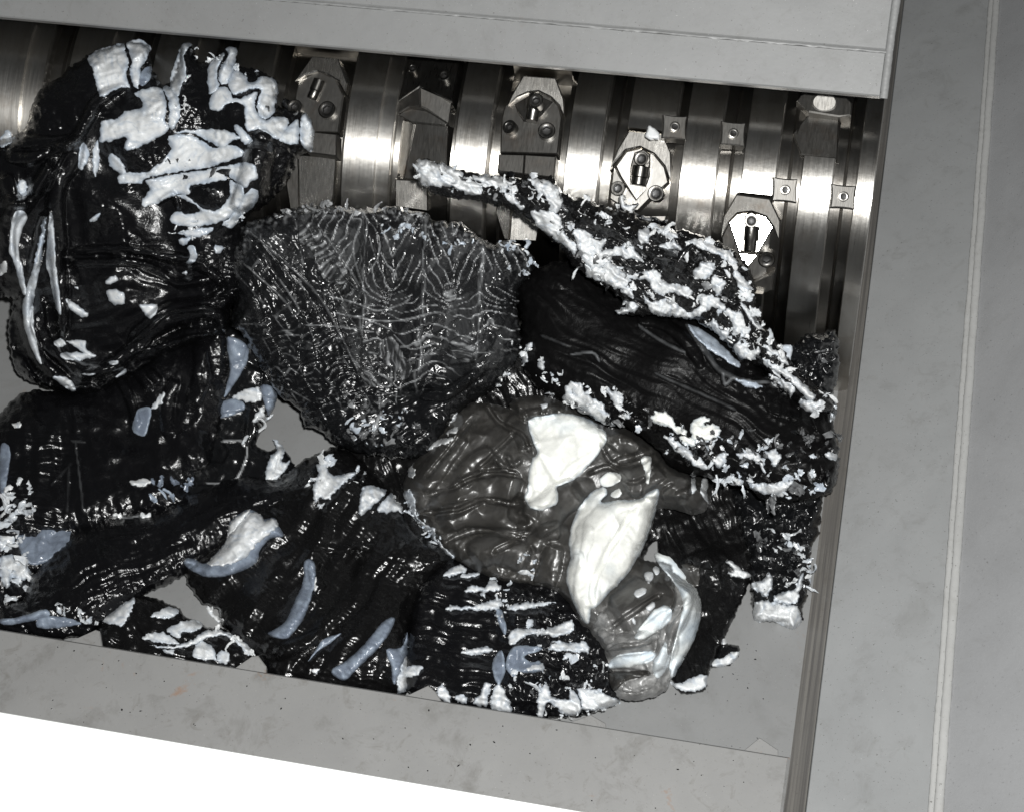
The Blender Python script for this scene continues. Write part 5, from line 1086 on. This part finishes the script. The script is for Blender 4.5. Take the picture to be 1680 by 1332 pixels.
for w in ([(428, 285), (500, 240), (600, 215), (618, 250), (633, 310), (623, 380), (640, 432), (600, 430), (560, 450), (495, 480), (470, 400), (450, 330)], [(622, 212), (670, 195), (715, 210), (745, 240), (725, 290), (700, 330), (690, 390), (680, 435), (655, 420), (640, 370), (646, 300), (628, 240)],
          [(890, 230), (915, 210), (945, 225), (915, 250), (905, 300), (920, 370), (895, 420), (880, 475), (845, 450), (835, 400), (860, 310)], [(660, 460), (740, 432), (790, 436), (818, 500), (815, 590), (830, 640), (760, 690), (640, 742), (610, 720), (620, 680), (560, 690), (495, 705), (490, 640), (510, 590), (570, 590), (620, 550), (700, 530), (690, 490)],
          [(800, 434), (840, 432), (875, 480), (887, 560), (868, 620), (845, 640), (828, 600), (830, 500)], [(850, 655), (940, 640), (1100, 640), (1182, 680), (1150, 695), (1100, 732), (1050, 712), (960, 662)], [(830, 672), (950, 668), (1040, 725), (1130, 712), (1195, 740), (1190, 770), (1110, 800), (1000, 830), (860, 850), (720, 880), (690, 905), (590, 905), (580, 875), (620, 850), (720, 850), (800, 790), (840, 740)],
          [(720, 890), (860, 860), (1000, 840), (1120, 815), (1240, 805), (1270, 880), (1230, 900), (1210, 930), (1140, 880), (1100, 890), (1040, 900), (940, 920), (930, 960), (860, 962), (780, 1000), (710, 1022), (700, 990), (740, 930)], [(1130, 890), (1200, 930), (1190, 1010), (1120, 1080), (1000, 1115), (900, 1115), (835, 1090), (870, 1040), (920, 1055), (985, 1040), (940, 1000), (870, 965), (920, 965), (1000, 1030), (1080, 1030), (1130, 960)],
          [(1240, 930), (1275, 960), (1260, 1000), (1200, 1060), (1170, 1040), (1190, 980)], [(540, 760), (580, 770), (620, 830), (610, 860), (560, 840), (535, 800)], [(1110, 240), (1150, 230), (1170, 260), (1150, 330), (1130, 400), (1085, 415), (1078, 350), (1120, 280)], [(1085, 272), (1108, 272), (1066, 345), (1080, 430), (1030, 460), (1025, 330)],
          [(1150, 350), (1210, 375), (1230, 408), (1300, 375), (1360, 400), (1370, 450), (1355, 540), (1320, 590), (1280, 575), (1265, 520), (1285, 450), (1240, 440), (1165, 470), (1125, 425)], [(1030, 500), (1070, 435), (1120, 432), (1150, 485), (1200, 478), (1265, 455), (1255, 530), (1300, 595), (1345, 575), (1420, 590), (1410, 640), (1370, 692), (1290, 640), (1212, 645), (1197, 520), (1130, 510), (1080, 550), (1040, 540)],
          [(1385, 660), (1440, 605), (1470, 592), (1468, 705), (1420, 710), (1372, 692)], [(1480, 580), (1500, 560), (1530, 590), (1547, 650), (1545, 700), (1533, 750), (1482, 720), (1478, 650)], [(410, 700), (435, 740), (430, 800), (400, 840), (385, 810), (390, 740)], [(480, 690), (490, 760), (480, 850), (465, 870), (455, 820), (460, 730)],
          [(100, 885), (130, 900), (135, 950), (115, 970), (85, 930)], [(1090, 1110), (1150, 1120), (1190, 1050), (1160, 1030), (1120, 1080)], [(870, 1150), (950, 1130), (1050, 1120), (1020, 1160), (940, 1170)], [(880, 1180), (940, 1170), (900, 1215)], [(920, 1220), (950, 1210), (970, 1250), (955, 1295), (915, 1295), (935, 1260)], [(1060, 1210), (1105, 1220), (1085, 1245), (1060, 1245)], [(440, 1080), (490, 1050), (470, 1095)],
          [(0, 680), (40, 640), (60, 690), (30, 720), (0, 720)], [(1150, 620), (1190, 630), (1240, 690), (1200, 710)]):
    white(BL, 1, w, 'white_swirl', 'white', 5, 6, (1.9, 10), crust=.1, relief=SW, tone=blue_edge(10, .75))
white(BL, 1, [(735, 325), (750, 345), (735, 400), (700, 425), (685, 400), (700, 350)], 'blue_patch', 'blue')
whL = lambda X, Y, sd, h: .25 + .4 * np.clip(.3 + fbm(X, Y, 40, 3, 5), 0, 1)
white(BL, 0, T(1, [(75, 1045), (115, 1040), (135, 1075), (112, 1130), (92, 1200), (100, 1290), (95, 1330)]) + T(4, [(105, 90), (125, 200), (130, 250), (108, 240), (72, 110), (45, 40)]) + T(1, [(46, 1200), (52, 1110)]), 'white_strand', 'white', 8, 8, (1.0, 14), crust=.1, tone=whL)
white(BL, 4, [(190, 0), (210, 0), (200, 110), (172, 240), (165, 380), (185, 500), (205, 590), (180, 570), (130, 450), (110, 330), (130, 220), (160, 130), (180, 60)], 'white_strand', 'white', 9, 9, (1.0, 14), crust=.1, tone=whL)
white(BL, 0, T(1, [(243, 1060), (262, 1070), (272, 1200), (272, 1330)]) + T(4, [(278, 120), (296, 260), (300, 350), (272, 310), (240, 150)]) + T(1, [(228, 1320), (228, 1220)]), 'white_strand', 'white', 8, 8, (1.0, 14), crust=.1, tone=whL)
white(BL, 1, [(215, 1080), (225, 1090), (215, 1210), (190, 1330), (165, 1330), (185, 1210)], 'blue_strand', 'white', 7, 6, tone=lambda X, Y, sd, h: .8 + 0 * X)
white(BL, 1, [(0, 1310), (30, 1290), (35, 1330), (10, 1360), (0, 1360)], 'white_patch')
for w in ([(330, 270), (430, 340), (420, 365), (370, 345), (332, 300)], [(525, 235), (575, 225), (615, 255), (610, 300), (560, 300), (530, 265)], [(690, 300), (770, 300), (775, 330), (740, 370), (705, 340)], [(520, 182), (570, 157), (577, 185), (530, 205)], [(262, 490), (300, 465), (325, 495), (295, 510)], [(330, 480), (420, 475), (425, 520), (475, 550), (430, 565), (400, 530), (340, 490)],
          [(300, 540), (420, 535), (440, 560), (400, 575), (320, 570)], [(258, 655), (330, 660), (375, 710), (360, 730), (310, 700)], [(535, 580), (580, 575), (585, 592), (550, 598)], [(570, 652), (620, 615), (618, 638), (580, 660)], [(895, 145), (915, 135), (920, 155)], [(365, 215), (385, 210), (385, 230)], [(400, 640), (470, 640), (440, 652)]):
    white(BL, 4, w, 'white_spot', 'white', 7, 6, (1.4, 8), tone=blue_edge(6, .5))
curls('white_shred', BL, along(T(1, [(870, 560), (910, 500), (940, 620), (1000, 600)]), 24, 5, 65), BL, M['white'], 66, (5, 12), narrow=.3)
curls('pale_shred', BL, along(T(1, [(320, 320), (400, 290), (430, 200), (480, 200)]), 22, 5, 67), BL, M['white'], 68, (5, 12), tonev=.4)
curls('pale_shred', BL, along(T(1, [(940, 370), (1000, 310), (960, 250), (1180, 340), (1300, 360)]), 40, 6, 69), BL, M['white'], 70, (5, 13), tonev=.35)
curls('pale_shred', BL, along(T(1, [(1240, 960), (1190, 1060), (1130, 1080), (850, 1130), (1000, 1140)]), 50, 6, 71), BL, M['white'], 72, (5, 12), tonev=.3)
curls('black_shred', BL, along(T(1, [(940, 900), (1050, 940), (1050, 850), (720, 760), (760, 700)]), 60, 10, 73), BL, M['black_glass'], 74, (5, 12))
curls('black_shred', BL, along(T(1, [(1330, 530), (1400, 540), (1460, 540)]), 20, 6, 75), BL, M['black_glass'], 76, (6, 14))

# --- crumbs on the plates
def crumbs(name, n, seed, where):
    r = np.random.default_rng(seed); VV, FF = [], []
    for _ in range(n):
        p = where(r); s = r.uniform(0.0003, 0.0010) * (1 if r.random() < .9 else 1.8); b = len(VV)
        a = r.uniform(0, 6.28); e = np.array([math.cos(a), math.sin(a), 0]); f = np.array([-e[1], e[0], 0]); l = r.uniform(.8, 2.2)
        for q in ((e * l, 0), (f, 0), (-e * l, 0), (-f, 0)): VV.append(p + q[0] * s * r.uniform(.6, 1.2))
        VV.append(p + np.array([0, 0, s * .7]))
        FF += [[b, b + 1, b + 4, b + 4], [b + 1, b + 2, b + 4, b + 4], [b + 2, b + 3, b + 4, b + 4], [b + 3, b, b + 4, b + 4]]
    o = mk(name, VV, [f[:3] for f in FF], M['black'], None, False, None, {'tone': ('FLOAT', np.zeros(len(VV)))})
    return o
c = crumbs('crumbs', 65, 7, lambda r: np.array([r.uniform(-.5, XW - .01), r.uniform(yl + .004, ye - .004), ZBM + .0003]))
setp(c, 'scattered tiny black plastic crumbs on the front beam', 'crumbs', None, 'stuff')
c = crumbs('crumbs', 45, 8, lambda r: np.array([r.uniform(.12, XW - .01), r.uniform(ye, -.1), .0003]))
setp(c, 'scattered tiny black plastic crumbs on the bare hopper floor', 'crumbs', None, 'stuff')
